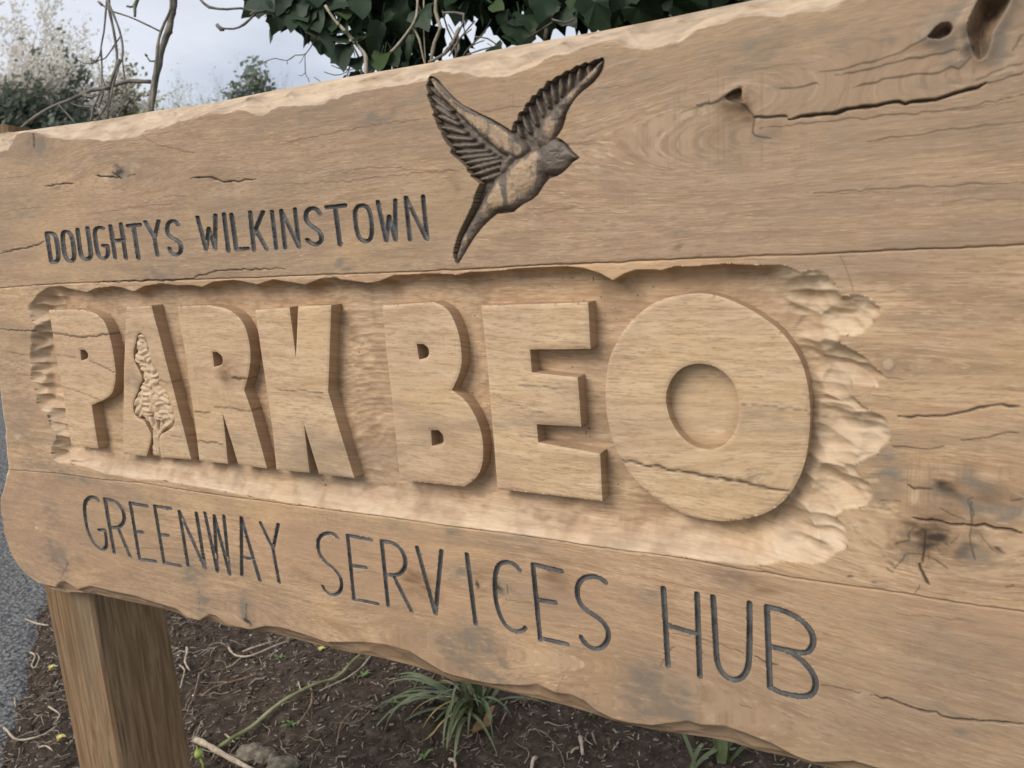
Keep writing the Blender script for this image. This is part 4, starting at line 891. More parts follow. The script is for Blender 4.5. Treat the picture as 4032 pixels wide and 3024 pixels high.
def bird_h(P, d):
    H, cap, dk, lb = bird_eval(P)
    f = face('K', [(1525,1150),(1625,1150),(1525,1250)]); ex = (P[:, 0] - EYE[0]) / abs(f[1][0] - f[0][0]) * 100; ez = (P[:, 1] - EYE[1]) / abs(f[2][1] - f[0][1]) * 100
    r = np.hypot(ex, ez * 1.1)
    eye = (r < 18) * .0016 * np.sqrt(np.clip(1 - (r / 18) ** 2, 0, 1)) - .0018 * np.exp(-((r - 27) / 8) ** 2)
    brow = -.0016 * np.exp(-((ez - 48 + ex * .1) / 9) ** 2) * (np.abs(ex + 30) < 50) - .0016 * np.exp(-((ez + 40 - ex * .05) / 8) ** 2) * (np.abs(ex + 20) < 95)
    H = H + eye + brow
    H += .0018 * fbm(P[:, 0] * 70, P[:, 1] * 90, 5, 4) + .0010 * (scoops(P[:, 0] * 130, P[:, 1] * 170, 9) - .4)
    # feather grooves
    H = H - .0015 * np.clip(1 - d / .003, 0, 1)
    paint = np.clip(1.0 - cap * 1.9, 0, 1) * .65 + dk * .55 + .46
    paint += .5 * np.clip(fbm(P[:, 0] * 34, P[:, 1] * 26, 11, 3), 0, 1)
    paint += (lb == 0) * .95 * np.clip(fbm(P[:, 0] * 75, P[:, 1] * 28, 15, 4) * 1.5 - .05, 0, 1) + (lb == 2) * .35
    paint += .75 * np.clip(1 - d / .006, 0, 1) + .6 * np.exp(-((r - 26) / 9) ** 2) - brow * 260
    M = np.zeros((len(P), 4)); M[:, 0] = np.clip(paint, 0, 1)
    return np.minimum(H, -.0002), M
V, Fs, attrs, fl = cutout('carved_bird', BIRD_OUT, [], .0012, bird_h, .019, BIRD, 0, 0, labels=lambda P: bird_eval(P)[3], walls=False)
bird = empty('carved_bird'); bird.parent = sign; bird.matrix_parent_inverse = Matrix.Translation(-Vector(sign.location)); bird['label'] = 'flying bird carved in relief and stained dark brown'
for li, nm in enumerate(['body', 'tail', 'head', 'wing', 'wing']):
    T = Fs[0][fl == li]
    if not len(T): continue
    u, inv = np.unique(T, return_inverse=True)
    me = npmesh(nm, V[u], inv.reshape(T.shape), True, {k: a[u] for k, a in attrs.items()})
    link(nm, me, BIRD, bird)

# oak plug discs
def disc(t, x, y, r, h):
    c = face(t, [(x, y), (x + r, y), (x, y + r)]); rx, rz = abs(c[1][0] - c[0][0]), abs(c[2][1] - c[0][1])
    a = np.linspace(0, 2 * math.pi, 28, endpoint=False)
    ring = np.column_stack([c[0][0] + rx * np.cos(a), c[0][1] + rz * np.sin(a)])
    def f(P, d): 
        M = np.zeros((len(P), 4)); M[:, 2] = .3; M[:, 1] = .55 * np.clip(1 - d / .0012, 0, 1); return np.full(len(P), h) + 0 * d, M
    cutout('wood_plug', ring, [], .0022, f, .004, OAK, 4.2, .0007)
disc('F', 1368, 690, 38, .0007); disc('G', 230, 170, 13, .0006); disc('D', 122, 1130, 11, .0006)

# posts
def post(x0, x1, y0, y1, ztop, slope):
    mb = MB(); n = 40; b = .006
    sec = [(x0 + b, y0), (x1 - b, y0), (x1, y0 + b), (x1, y1 - b), (x1 - b, y1), (x0 + b, y1), (x0, y1 - b), (x0, y0 + b)]
    V = []
    for i in range(n):
        z = -.3 + (ztop + .3) * i / (n - 1)
        for (x, y) in sec:
            zz = z - (slope * (y - y0) if i == n - 1 else 0)
            V.append((x, y, zz))
    F = [(i * 8 + k, i * 8 + (k + 1) % 8, (i + 1) * 8 + (k + 1) % 8, (i + 1) * 8 + k) for i in range(n - 1) for k in range(8)]
    mb.add(V, F, [tuple((n - 1) * 8 + k for k in range(8))], [tuple(reversed(range(8)))])
    o = mb.build('post', POST, None, False); o.parent = sign; o.matrix_parent_inverse = Matrix.Translation(-Vector(sign.location))
post(-1.705, -1.530, D0 + TH + .001, .99, 1.695, .10)
post(.20, .375, D0 + TH + .001, .99, 1.60, .10)


# ------------------------------------------------------------------ ground
def on_ground(t, pt, z=0.0):
    p = px(t, [pt])[0]; r = R @ np.array([p[0] - CX, p[1] - CY, FPX]); k = (z - CAMZ) / r[2]
    return np.array([r[0] * k, r[1] * k])
EA, EB = np.array([-3.54, 1.72]), np.array([-2.59, 1.05]); ED = (EB - EA) / np.linalg.norm(EB - EA); EN = np.array([-ED[1], ED[0]])
def edge_side(x, y):
    """metres into the soil bed (positive) from the edge of the asphalt"""
    return (x - EA[0]) * EN[0] + (y - EA[1]) * EN[1] + .05 * fbm(x * 3, y * 3, 3, 3)
def soil_z(x, y):
    e = edge_side(x, y)
    return -.03 + smooth(-.12, .18, e) * .045 + .035 * fbm(x * 1.7, y * 1.7, 5, 3) * smooth(0, .4, e) + .022 * fbm(x * 11, y * 11, 6, 3) * smooth(-.05, .1, e) + .010 * fbm(x * 45, y * 45, 8, 3) * smooth(-.05, .1, e)
def grid(x0, x1, y0, y1, st, fz):
    gx, gy = np.meshgrid(np.arange(x0, x1, st), np.arange(y0, y1, st)); s_ = gx.shape
    x, y = gx.ravel(), gy.ravel(); i = np.arange(len(x)).reshape(s_)
    return np.column_stack([x, y, fz(x, y)]), np.stack([i[:-1, :-1], i[:-1, 1:], i[1:, 1:], i[1:, :-1]], -1).reshape(-1, 4)
def soilmat():
    m, t, b = mat('soil', .95, .1); N = NT(t); v = N.n('ShaderNodeTexCoord').outputs['Object']
    c = N.ramp(N.noise(v, 26, 6, .7), (.3, (.038, .028, .021)), (.55, (.092, .069, .053)), (.75, (.19, .15, .12)))
    c = N.mix(N.ramp(N.noise(v, 170, 3, .7), (.60, (0, 0, 0)), (.72, (.6, .6, .6))), c, (.19, .15, .115))
    N.l(c, b.inputs['Base Color']); N.l(N.bump(N.noise(v, 120, 5, .75), 1, .012), b.inputs['Normal']); return m
def asphaltmat():
    m, t, b = mat('asphalt', .8, .35); N = NT(t); v = N.n('ShaderNodeTexCoord').outputs['Object']
    vo = N.n('ShaderNodeTexVoronoi'); vo.inputs['Scale'].default_value = 60; N.l(v, vo.inputs['Vector'])
    c = N.ramp(vo.outputs['Distance'], (.1, (.26, .255, .25)), (.55, (.035, .035, .036)))  # greys raised so the colour takes in the veiling glare at the left
    c = N.mix(N.ramp(N.noise(v, 60, 4, .7), (.4, (0, 0, 0)), (.7, (.7, .7, .7))), c, (.30, .295, .29))
    N.l(c, b.inputs['Base Color'])
    h = N.math('SUBTRACT', N.noise(v, 90, 3, .6), vo.outputs['Distance']); N.l(N.bump(h, 1, .012), b.inputs['Normal']); return m
def grassmat():
    return simple('far_grass', (.035, .06, .018), (.07, .10, .035), 3, .9, .1)
gv_ = [(-400, -400, -.06), (400, -400, -.06), (400, 400, -.06), (-400, 400, -.06)]
me = bpy.data.meshes.new('ground'); me.from_pydata(gv_, [], [(0, 1, 2, 3)]); tag(link('ground', me, grassmat()), kind='structure')
V, F = grid(-4.4, 1.6, .25, 5.2, .017, soil_z); tag(link('soil_bed', npmesh('soil_bed', V, F), soilmat()), kind='structure')
def asph(x, y):
    e = edge_side(x, y); return .006 * fbm(x * 30, y * 30, 9, 2) + .007 * scoops(x * 36, y * 36, 11) - .07 * smooth(-.02, .14, e) 
V, F = grid(-6.2, -1.7, .25, 4.2, .017, asph); F = F[(edge_side(V[F[:, 0], 0], V[F[:, 0], 1]) < .16)]
tag(link('asphalt_path', npmesh('asphalt_path', V, F), asphaltmat()), kind='structure')
mb = MB(); a_ = EA - ED * 30; b_ = EA + ED * 40
mb.add([(a_[0], a_[1], -.012), (b_[0], b_[1], -.012), (b_[0] - EN[0] * 6, b_[1] - EN[1] * 6, -.012), (a_[0] - EN[0] * 6, a_[1] - EN[1] * 6, -.012)], [(3, 2, 1, 0)])
tag(mb.build('asphalt_road', asphaltmat(), None, False), kind='structure')

# wood chips and bark mulch on the soil
def chips(n, seed, lmin, lmax, wmin, wmax, edgebias):
    r = np.random.default_rng(seed); x = r.uniform(-4.2, 1.0, n * 3); y = r.uniform(.5, 4.6, n * 3)
    e = edge_side(x, y); keep = (e > -.16) & (r.random(n * 3) < np.where(e < .55, 1.0, edgebias)) ; x, y = x[keep][:n], y[keep][:n]
    n = len(x); l = r.uniform(lmin, lmax, n) * r.uniform(.5, 1, n); w = r.uniform(wmin, wmax, n); h = w * r.uniform(.25, .6, n); a = r.uniform(0, 2 * math.pi, n); bend = r.normal(0, .07, n) * (r.random(n) < .7) + r.normal(0, .25, n) * (r.random(n) < .12); tilt = r.normal(0, .22, n)
    c, s_ = np.cos(a), np.sin(a); z = np.maximum(soil_z(x, y), -.02) + h * .4 + .001
    V = np.zeros((n, 8, 3)); k = 0
    for i, u in enumerate((-1, 1)):
        ww = w * (1.0, .6)[i]
        for (p_, q_) in ((-1, 0), (1, 0), (1, 1), (-1, 1)):
            lx = u * l / 2; ly = p_ * ww / 2 + bend * l * (u * u - .5) * (.6 if i == 0 else 1); lz = q_ * h + u * l / 2 * tilt
            V[:, k, 0] = x + lx * c - ly * s_; V[:, k, 1] = y + lx * s_ + ly * c; V[:, k, 2] = z + lz; k += 1
    F0 = []
    for i in (0,): F0 += [(i, i + 4, i + 5, i + 1), (i + 1, i + 5, i + 6, i + 2), (i + 2, i + 6, i + 7, i + 3), (i + 3, i + 7, i + 4, i)]
    F0 += [(0, 1, 2, 3), (7, 6, 5, 4)]
    F = (np.array(F0)[None] + 8 * np.arange(n)[:, None, None]).reshape(-1, 4)
    tint = np.repeat(r.random(n), 8); col = np.column_stack([tint, np.repeat(r.random(n), 8), tint, np.ones(n * 8)])
    return V.reshape(-1, 3), F, col
def chipmat(name, c1, c2, c3):
    m, t, b = mat(name, .85, .15); N = NT(t); k = N.n('ShaderNodeAttribute', attribute_name='tint')
    sep = N.n('ShaderNodeSeparateColor'); N.l(k.outputs['Color'], sep.inputs[0]); v = N.n('ShaderNodeTexCoord').outputs['Object']
    c = N.ramp(sep.outputs[0], (.0, c1), (.62, c2), (.97, c3)); c = N.mix(N.noise(v, 240, 3, .6), c, (.05, .035, .025)); N.l(c, b.inputs['Base Color']); return m
CH1 = chipmat('bark_mulch', (.06, .042, .030), (.19, .14, .10), (.46, .37, .285)); CH2 = chipmat('pale_splinters', (.20, .145, .10), (.42, .34, .255), (.68, .61, .51))
for (n, sd_, a, b, c, d, eb, mm, nm) in ((26000, 1, .004, .028, .0015, .0075, .9, CH1, 'bark_mulch'), (20000, 2, .005, .042, .0011, .0046, .68, CH2, 'wood_splinters')):
    V, F, tc_ = chips(n, sd_, a, b, c, d, eb); o = link(nm, npmesh(nm, V, F, False, dict(tint=tc_)), mm); tag(o, kind='stuff')
# crumbs of soil and small stones
def crumbs(n, seed, rmin, rmax):
    r = np.random.default_rng(seed); x = r.uniform(-4.0, 1.0, n * 2); y = r.uniform(.5, 4.4, n * 2); k = edge_side(x, y) > -.05; x, y = x[k][:n], y[k][:n]; n = len(x)
    B = np.array([(1,0,0),(-1,0,0),(0,1,0),(0,-1,0),(0,0,1),(0,0,-1)], float); T = np.array([(0,2,4),(2,1,4),(1,3,4),(3,0,4),(2,0,5),(1,2,5),(3,1,5),(0,3,5)])
    s_ = r.uniform(rmin, rmax, n); V = B[None] * s_[:, None, None] * r.uniform(.5, 1.2, (n, 6, 1)); V[:, :, 0] += x[:, None]; V[:, :, 1] += y[:, None]; V[:, :, 2] += (soil_z(x, y) + s_ * .2)[:, None]
    return V.reshape(-1, 3), (T[None] + 6 * np.arange(n)[:, None, None]).reshape(-1, 3), np.column_stack([np.repeat(r.random(n), 6)] * 3 + [np.ones(n * 6)])
V, F, tc_ = crumbs(9000, 5, .003, .012); tag(link('soil_crumbs', npmesh('soil_crumbs', V, F, False, dict(tint=tc_)), chipmat('crumb', (.03, .021, .016), (.085, .062, .048), (.22, .175, .14))), kind='stuff')
V, F, tc_ = crumbs(420, 6, .002, .006); tag(link('white_grit', npmesh('white_grit', V, F, False, dict(tint=tc_)), simple('grit', (.45, .45, .46), (.75, .75, .75), 20)), kind='stuff')

# a mat of fine twiglets too many to count
rt = random.Random(77); mt_ = MB(); nt_ = 0
while nt_ < 900:
    x, y = rt.uniform(-3.6, .4), rt.uniform(.7, 3.2); e_ = float(edge_side(np.array([x]), np.array([y]))[0])
    if e_ < -.1 or (e_ > .7 and rt.random() < .55): continue
    a = rt.uniform(0, 6.28); l = rt.uniform(.03, .13); P = []; q = Vector((x, y))
    for k in range(6):
        z = float(soil_z(np.array([q.x]), np.array([q.y]))[0]); P.append(Vector((q.x, q.y, max(z, -.02) + .004 + .010 * rt.random()))); a += rt.gauss(0, .38); q = q + Vector((math.cos(a), math.sin(a))) * l / 5
    V, F, T = tube(P, [rt.uniform(.0006, .0019) * (1 - .1 * k) for k in range(6)], 4); mt_.add(V, F); nt_ += 1
o = mt_.build('fine_twiglets', simple('twiglets', (.16, .115, .08), (.52, .44, .34), 3.5, .85)); tag(o, kind='stuff')
# twigs one can tell apart
TW = simple('dry_twig', (.30, .23, .16), (.52, .44, .34), 60, .85, .15, .002, 200); TWD = simple('brown_twig', (.13, .085, .055), (.28, .20, .14), 60, .85)
def gtwig(t, pts, r, m, label, cat='twig', group=None, name='twig', lift=.012, n=7, branches=()):
    def mk(pts, r):
        P = []
        for i, p in enumerate(pts):
            g = on_ground(t, p, .02); z = float(soil_z(np.array([g[0]]), np.array([g[1]]))[0]); P.append(Vector((g[0], g[1], max(z, -.02) + r + lift * (.3 + .7 * math.sin(i * 1.9) ** 2))))
        P = curve3(P, .025); rr = [r * (1 - .45 * i / len(P)) * (1 + .12 * math.sin(i * 2.3)) for i in range(len(P))]; return tube(P, rr, n, .12, 3)
    mb = MB()
    for q, k in ((pts, 1),) + tuple((b, .7) for b in branches): V, F, T = mk(q, r * k); mb.add(V, F, T)
    o = mb.build(name, m); tag(o, label, cat, group); return o
gtwig('G', [(1345,1530),(1450,1505),(1560,1430),(1750,1310),(1960,1220),(2100,1130),(2212,1050),(2330,960),(2440,870)], .0065, simple('green_stem', (.12, .15, .05), (.33, .32, .19), 14, .6), 'long greenish bramble stem curving over the soil beneath the board', 'stem', name='bramble_stem', lift=.03)
gtwig('G', [(1215,1465),(1300,1520),(1400,1590),(1500,1640),(1620,1720)], .0095, TW, 'thick pale cut stick at the bottom edge beside the post', 'stick', name='stick')
gtwig('G', [(1420,900),(1450,950),(1500,970),(1570,970),(1700,930),(1810,885)], .004, TW, 'forked pale twig lying on the mulch right of the post', branches=([(1500,970),(1440,1020),(1410,1040)],))
gtwig('G', [(1510,930),(1600,920),(1720,880)], .0035, TW, 'short straight pale twig behind the forked one')
gtwig('G', [(1250,1195),(1330,1160),(1440,1125),(1600,1100)], .0035, TWD, 'thin brown twig lying in the middle of the mulch right of the post')
gtwig('G', [(1115,1010),(1150,1060),(1135,1110),(1120,1150)], .003, TW, 'curled pale twig touching the right side of the post')
gtwig('G', [(1160,900),(1165,950),(1150,1000),(1180,1050)], .0045, TW, 'crooked pale twig standing up right of the post')
gtwig('G', [(1920,1170),(1945,1220),(1940,1290),(1890,1370),(1850,1415)], .0035, TWD, 'bent brown twig crossing under the bramble stem')
gtwig('G', [(1860,1150),(1870,1200),(1880,1230)], .003, TW, 'short curved white twig above the bramble stem')
gtwig('G', [(2212,1310),(2130,1400),(2090,1500)], .003, TWD, 'thin brown twig running towards the bottom under the board')
gtwig('G', [(65,685),(150,705),(230,735),(300,755)], .0055, TW, 'thick pale twig lying on the edge of the asphalt left of the post')
gtwig('G', [(180,905),(215,940),(190,990),(215,1020),(240,950),(215,910)], .0035, TW, 'looped pale root lying left of the post')
gtwig('G', [(90,1240),(85,1190),(110,1150)], .003, TW, 'small hooked twig at the edge of the asphalt')
gtwig('G', [(0,1350),(40,1400),(80,1450),(150,1460),(280,1440),(350,1370)], .004, TW, 'long pale root curving across the mulch at bottom left')
gtwig('G', [(300,1270),(340,1290),(370,1315),(330,1370)], .003, TW, 'hooked pale twig close to the foot of the post')
gtwig('G', [(200,1355),(250,1330),(300,1325)], .003, TWD, 'short brown twig left of the post')
gtwig('G', [(240,1510),(290,1535),(330,1560)], .003, TW, 'straight pale twig at the bottom left')
gtwig('G', [(1240,1060),(1235,1120),(1200,1200),(1160,1260)], .0028, TWD, 'thin brown stalk beside the post')
gtwig('G', [(1400,1440),(1430,1465),(1460,1490)], .003, TW, 'tiny twig leaning against the bramble stem')
gtwig('H', [(1555,1480),(1565,1530),(1570,1590)], .006, TW, 'forked bleached twig on the dark soil below the SERVICES lettering', branches=([(1550,1530),(1520,1565),(1500,1590)],))
gtwig('H', [(1280,1620),(1262,1650),(1250,1700)], .006, TW, 'stub of bleached twig at the bottom edge, middle of the soil')
gtwig('H', [(740,1590),(775,1620),(780,1659)], .005, TW, 'small bleached twig below the strappy plant')
gtwig('H', [(1100,1345),(1080,1380),(1060,1400)], .003, TWD, 'short brown twig right of the brown leaf')
gtwig('H', [(1630,1430),(1640,1470),(1655,1500)], .0035, TWD, 'short dark twig right of the forked bleached twig')
gtwig('H', [(280,960),(200,1060),(100,1140),(0,1190),(-60,1230)], .0030, TW, 'straight pale stalk leaning beside the strappy plant')

def rock(t, pt, r, label, seed, m):
    g = on_ground(t, pt, .03); rr = random.Random(seed); mb = MB(); nu, nv = 12, 8; V = []
    for j in range(nv + 1):
        for i in range(nu):
            a = 2 * math.pi * i / nu; b = math.pi * j / nv; n = Vector((math.sin(b) * math.cos(a), math.sin(b) * math.sin(a), math.cos(b)))
            f = 1 + .35 * float(fbm(np.array([n.x * 1.6 + seed]), np.array([n.y * 1.6 + n.z * 2]), 3, 3)[0]); V.append((g[0] + n.x * r * f * 1.15, g[1] + n.y * r * f, .012 + n.z * r * .62 * f))
    F = [(j * nu + i, j * nu + (i + 1) % nu, (j + 1) * nu + (i + 1) % nu, (j + 1) * nu + i)[::-1] for j in range(nv) for i in range(nu)]
    mb.add(V, F); tag(mb.build('rock', m, None, False), label, 'rock')
RK = simple('clod', (.085, .065, .048), (.24, .20, .155), 40, .95, .1, .006, 60)
rock('G', (1745,1620), .042, 'pale rounded stone at the bottom edge under the board', 3, RK)
rock('G', (1650,1560), .036, 'brown lumpy clod behind the pale stone', 5, RK)
rock('G', (1560,1540), .040, 'darker clod of earth left of the pale stone', 8, RK)

# green things growing or lying on the soil
LF = simple('strap_leaf', (.06, .085, .03), (.16, .185, .085), 12, .45, .4, 0, 80)
LFY = simple('withered_leaf', (.30, .20, .07), (.42, .36, .16), 30, .7)
LFB = simple('brown_leaf', (.16, .09, .045), (.30, .19, .10), 30, .8)
def strap(base, direction, length, width, up, droop, m, parent, fold=.25, name='leaf'):
    d = Vector((math.cos(direction), math.sin(direction), 0)); side = Vector((-d.y, d.x, 0)); V = []; n = 12
    p = Vector(base); ang = up
    for i in range(n + 1):
        u = i / n; w = width * (1 - u ** 2.2) * (.75 + .5 * min(1, u * 4)) * .5 + .0006
        nrm = Vector((-d.x * math.sin(ang), -d.y * math.sin(ang), math.cos(ang)))
        V += [p - side * w + nrm * w * fold, p, p + side * w + nrm * w * fold]
        st = length / n; p = p + (d * math.cos(ang) + Vector((0, 0, math.sin(ang)))) * st; ang -= droop / n * (.5 + u * 1.2)
        p.z = max(p.z, .008)
    F = []
    for i in range(n):
        for k in (0, 1): F.append((i * 3 + k, i * 3 + k + 1, (i + 1) * 3 + k + 1, (i + 1) * 3 + k))
    mb = MB(); mb.add(V, F)
    mb.build(name, m, parent)
def clump(t, pt, n, length, label, seed, spread=.05, dry=3, wid=.012, dirs=None):
    g = on_ground(t, pt, .02); r = random.Random(seed); root = empty('strap_leaved_plant', (g[0], g[1], .01)); tag(root, label, 'plant')
    for i in range(n):
        a = r.uniform(0, 2 * math.pi) if not dirs else r.gauss(r.choice(dirs), .35); q = (r.gauss(0, spread) * .6, r.gauss(0, spread) * .6, 0)
        strap(q, a, length * r.uniform(.6, 1.1), wid * r.uniform(.7, 1.2), r.uniform(.5, 1.45), r.uniform(.8, 2.6), LF, root)
    for i in range(dry): strap((0, 0, 0), r.uniform(2.0, 4.6), length * .8, wid * .6, r.uniform(.4, 1), 1.8, LFY, root)
    return root
PL = clump('H', (900, 1270), 40, .30, 'clump of long dark green strap leaves growing under the middle of the board', 4, .04, 6, .010)
gl = on_ground('H', (900, 1270), .02)
for (a, l, u, d_) in ((3.35, .40, .75, 2.3), (3.6, .44, .6, 2.2), (3.9, .42, .7, 2.5), (4.1, .36, .9, 2.6), (3.1, .36, .5, 1.6), (3.2, .34, .8, 2.0), (4.9, .34, .9, 2.9), (5.0, .30, 1.1, 2.7), (2.9, .30, .6, 1.5), (3.5, .30, .5, 1.8), (3.75, .32, .5, 2.0)):
    strap((random.uniform(-.03, .03), random.uniform(-.03, .03), 0), a, l, .012, u, d_, LF, PL)
clump('I', (330, 1600), 9, .24, 'small tuft of bright green blades at the bottom edge below the U of HUB', 9, .02, 0, .017, dirs=[1.4, 1.9, 2.4, .8])
clump('I', (160, 1640), 3, .22, 'three narrow green blades left of the small tuft at the bottom edge', 12, .008, 0, .010, dirs=[1.2, 2.6])
for i, (t, x, y, lb) in enumerate((('G',1830,870,'tiny bright seedling by the lower edge of the board'), ('G',1745,985,'tiny green seedling among pale twigs'), ('G',1815,1400,'thin green seedling below the bramble stem'), ('H',590,1600,'small grassy seedling below the strappy plant'),
                                   ('H',1640,1340,'tiny seedling at the board edge above the dark soil'), ('H',210,1100,'small pale seedling left of the strappy plant'), ('H',400,1270,'yellowish seedling at the left foot of the strappy plant'))):
    g = on_ground(t, (x, y), .02); root = empty('seedling', (g[0], g[1], .015)); tag(root, lb, 'seedling'); r = random.Random(i + 20)
    sm_ = simple('seedling_green', (.09, .14, .05), (.16, .22, .08), 20, .6)
    for k in range(5): strap((0, 0, 0), k * 1.3 + r.random(), .035 * r.uniform(.6, 1.1), .008, r.uniform(.5, 1.3), 1.4, sm_, root, name='leaf')
YL = simple('yellow_petal', (.52, .42, .12), (.66, .58, .24), 20, .6)
for t, x, y, lb in (('G',1995,935,'yellow petal lying near the lower edge of the board'), ('G',318,1050,'pale yellow petal left of the post'), ('G',370,1490,'small orange petal near the foot of the post')):
    g = on_ground(t, (x, y), .02); root = empty('petal', (g[0], g[1], .02)); tag(root, lb, 'petal'); strap((0, 0, 0), 1, .020, .016, .5, 1.5, YL, root, .5, 'petal_blade'); strap((0, 0, 0), 2.4, .016, .012, .7, 1.2, YL, root, .5, 'petal_blade')
g = on_ground('H', (975, 1420), .02); root = empty('dead_leaf', (g[0], g[1], .02)); tag(root, 'curled dead brown leaf beside the strappy plant', 'leaf')
strap((0, 0, 0), 1.7, .085, .018, 1.0, 1.6, LFB, root, .9, 'leaf_blade'); strap((0, 0, 0), 4.2, .05, .035, .3, 1.2, LFB, root, .7, 'leaf_blade')
# green seed pod on its stalk
g0 = on_ground('G', (1260, 1640), .02); p0 = Vector((g0[0], g0[1], .0)); tp = ray('G', (1222, 1520), (p0 - Vector((0, 0, CAMZ))).dot(Vector(R[:, 2])) - .01)
pod = empty('seed_pod', p0); tag(pod, 'pale green pointed seed pod on a bent stalk at the foot of the post', 'seed pod')
GP = simple('pod_green', (.24, .32, .08), (.38, .45, .14), 20, .5)
ax = (tp - p0); mb = MB(); P_ = curve3([(0, 0, 0), ax * .3 + Vector((.006, 0, 0)), ax * .55]); V, F, T = tube(P_, .0032, 8); mb.add(V, F, T); mb.build('stalk', GP, pod)
mb = MB(); P_ = [ax * (.5 + .5 * i / 10) for i in range(11)]; V, F, T = tube(P_, [.003, .007, .011, .0125, .0125, .011, .008, .005, .003, .002, .001], 10); mb.add(V, F, T); mb.build('pod', GP, pod)

# ------------------------------------------------------------------ shrub, ivy and trees behind
def leafmat(name, c1, c2, tr=.25, rough=.4):
    m, t, b = mat(name, rough, .28); N = NT(t); v = N.n('ShaderNodeTexCoord').outputs['Object']
    oi = N.n('ShaderNodeObjectInfo').outputs['Random']
    c = N.ramp(N.noise(v, 25, 4, .6), (.3, c1), (.7, c2)); c = N.mix(N.math('MULTIPLY', oi, .5), c, tuple(x * 1.6 for x in c2))
    N.l(c, b.inputs['Base Color'])
    tl = N.n('ShaderNodeBsdfTranslucent'); N.l(N.mix(.5, c, tuple(min(1, x * 2.2) for x in c2)), tl.inputs[0]); ms = N.n('ShaderNodeMixShader'); ms.inputs[0].default_value = tr
    N.l(b.outputs[0], ms.inputs[1]); N.l(tl.outputs[0], ms.inputs[2]); N.l(ms.outputs[0], t.nodes['Material Output'].inputs[0]); return m
BK = simple('grey_bark', (.13, .115, .095), (.27, .24, .20), 30, .85, .15, .003, 90)
BKP = simple('pale_bark', (.30, .25, .18), (.46, .40, .31), 30, .85, .15, .003, 90)
shrub = empty('bare_shrub', ray('N', (1600, 1700), 2.3)); shrub.location.z = 0; tag(shrub, 'bare leafless shrub with grey stem and hanging twigs behind the board at left', 'shrub')
def branch(t, pts, r, depth, parent, m, name='branch', jit=0.0, taper=.25, knots=0, seed=0):
    k = depth / FPX / TILE[t][2]; P = [ray(t, p, depth + (p[2] if len(p) > 2 else 0)) for p in pts]
    rs = [p_[3] if len(p_) > 3 else None for p_ in pts]; P = [p - Vector(parent.location) for p in P]
    C_ = curve3(P, .03); rr = random.Random(seed + len(pts) * 7 + int(pts[0][0])); R_ = []
    for i in range(len(C_)):
        q = r * k * (1 - taper * i / len(C_)); 
        if i % 5 == 2: q *= 1.22
        R_.append(q * (1 + .08 * rr.uniform(-1, 1))); C_[i] = C_[i] + Vector((rr.uniform(-1, 1), 0, rr.uniform(-1, 1))) * q * .16
    V, F, T = tube(C_, R_, 8, .1, seed); mb = MB(); mb.add(V, F, T); return mb.build(name, m, parent)
D1 = 2.3
branch('N', [(1590,2100),(1600,1500),(1632,1230),(1668,1000),(1700,800),(1745,600),(1800,430),(1838,330),(1862,200),(1890,60),(1875,-200)], 37, D1, shrub, BK, 'trunk', taper=.08)
branch('N', [(1655,1230),(1670,1000),(1690,800),(1708,620),(1728,430),(1790,250),(1860,90),(1850,-150)], 17, D1 - .05, shrub, BK)
branch('N', [(1640,892),(1500,885),(1380,890),(1250,930),(1130,965),(980,990),(830,1060),(650,1130),(500,1200),(320,1320),(200,1420)], 22, D1, shrub, BK, taper=.3)
branch('N', [(1740,340),(1560,250),(1400,180),(1240,130),(1150,80),(1090,35)], 9, D1, shrub, BK, taper=.1)
branch('N', [(1115,55),(1090,35),(1065,18)], 17, D1, shrub, BK, 'bud', taper=.5)
for i, (pts, r) in enumerate([([(1165,-60),(1150,150),(1130,350),(1100,520),(1110,700),(1115,850),(1150,950)], 10), ([(1160,-60),(1200,160),(1240,350),(1262,500),(1275,660),(1230,830),(1195,960),(1180,1100),(1172,1300)], 14),
        ([(1170,0),(1240,170),(1300,330),(1335,500),(1330,640),(1290,720),(1250,870),(1215,1000),(1190,1160)], 12), ([(1330,640),(1350,800),(1370,1000),(1340,1150),(1280,1280)], 8), ([(1310,400),(1240,500),(1150,630),(1080,655),(1000,690),(910,685),(820,640)], 8),
        ([(1105,480),(1085,600),(1040,670),(1000,700)], 8), ([(1115,960),(1060,1080),(1010,1200),(985,1340)], 10), ([(1190,1080),(1130,1200),(1050,1320)], 10), ([(640,1140),(740,1250),(830,1350)], 10), ([(740,1100),(850,1155),(1000,1165),(1080,1160)], 7),
        ([(1690,665),(1630,662),(1595,605)], 9), ([(900,1030),(1000,1060),(1100,1010),(1140,980)], 8), ([(1135,950),(1110,1060),(1075,1170)], 11), ([(1110,700),(1105,900),(1120,940)], 7), ([(1300,640),(1240,800),(1200,930)], 16), ([(1080,930),(1150,955),(1210,1000)], 16),
        ([(1195,-100),(1185,20),(1200,120)], 14)]): branch('N', pts, r, D1 + .04 * math.sin(i * 2.1), shrub, BK, seed=i)
branch('N', [(1600,612),(1588,600),(1580,588)], 13, D1, shrub, BK, 'bud', taper=.4); branch('N', [(840,650),(822,642),(808,636)], 12, D1, shrub, BK, 'bud', taper=.4)
branch('N', [(1030,665),(1000,650),(975,635)], 11, D1, shrub, BK, 'bud', taper=.4); branch('N', [(1010,690),(990,650),(1000,625)], 9, D1, shrub, BK, 'bud', taper=.4)
GL = leafmat('grey_green_leaf', (.10, .13, .09), (.17, .20, .13), .3)
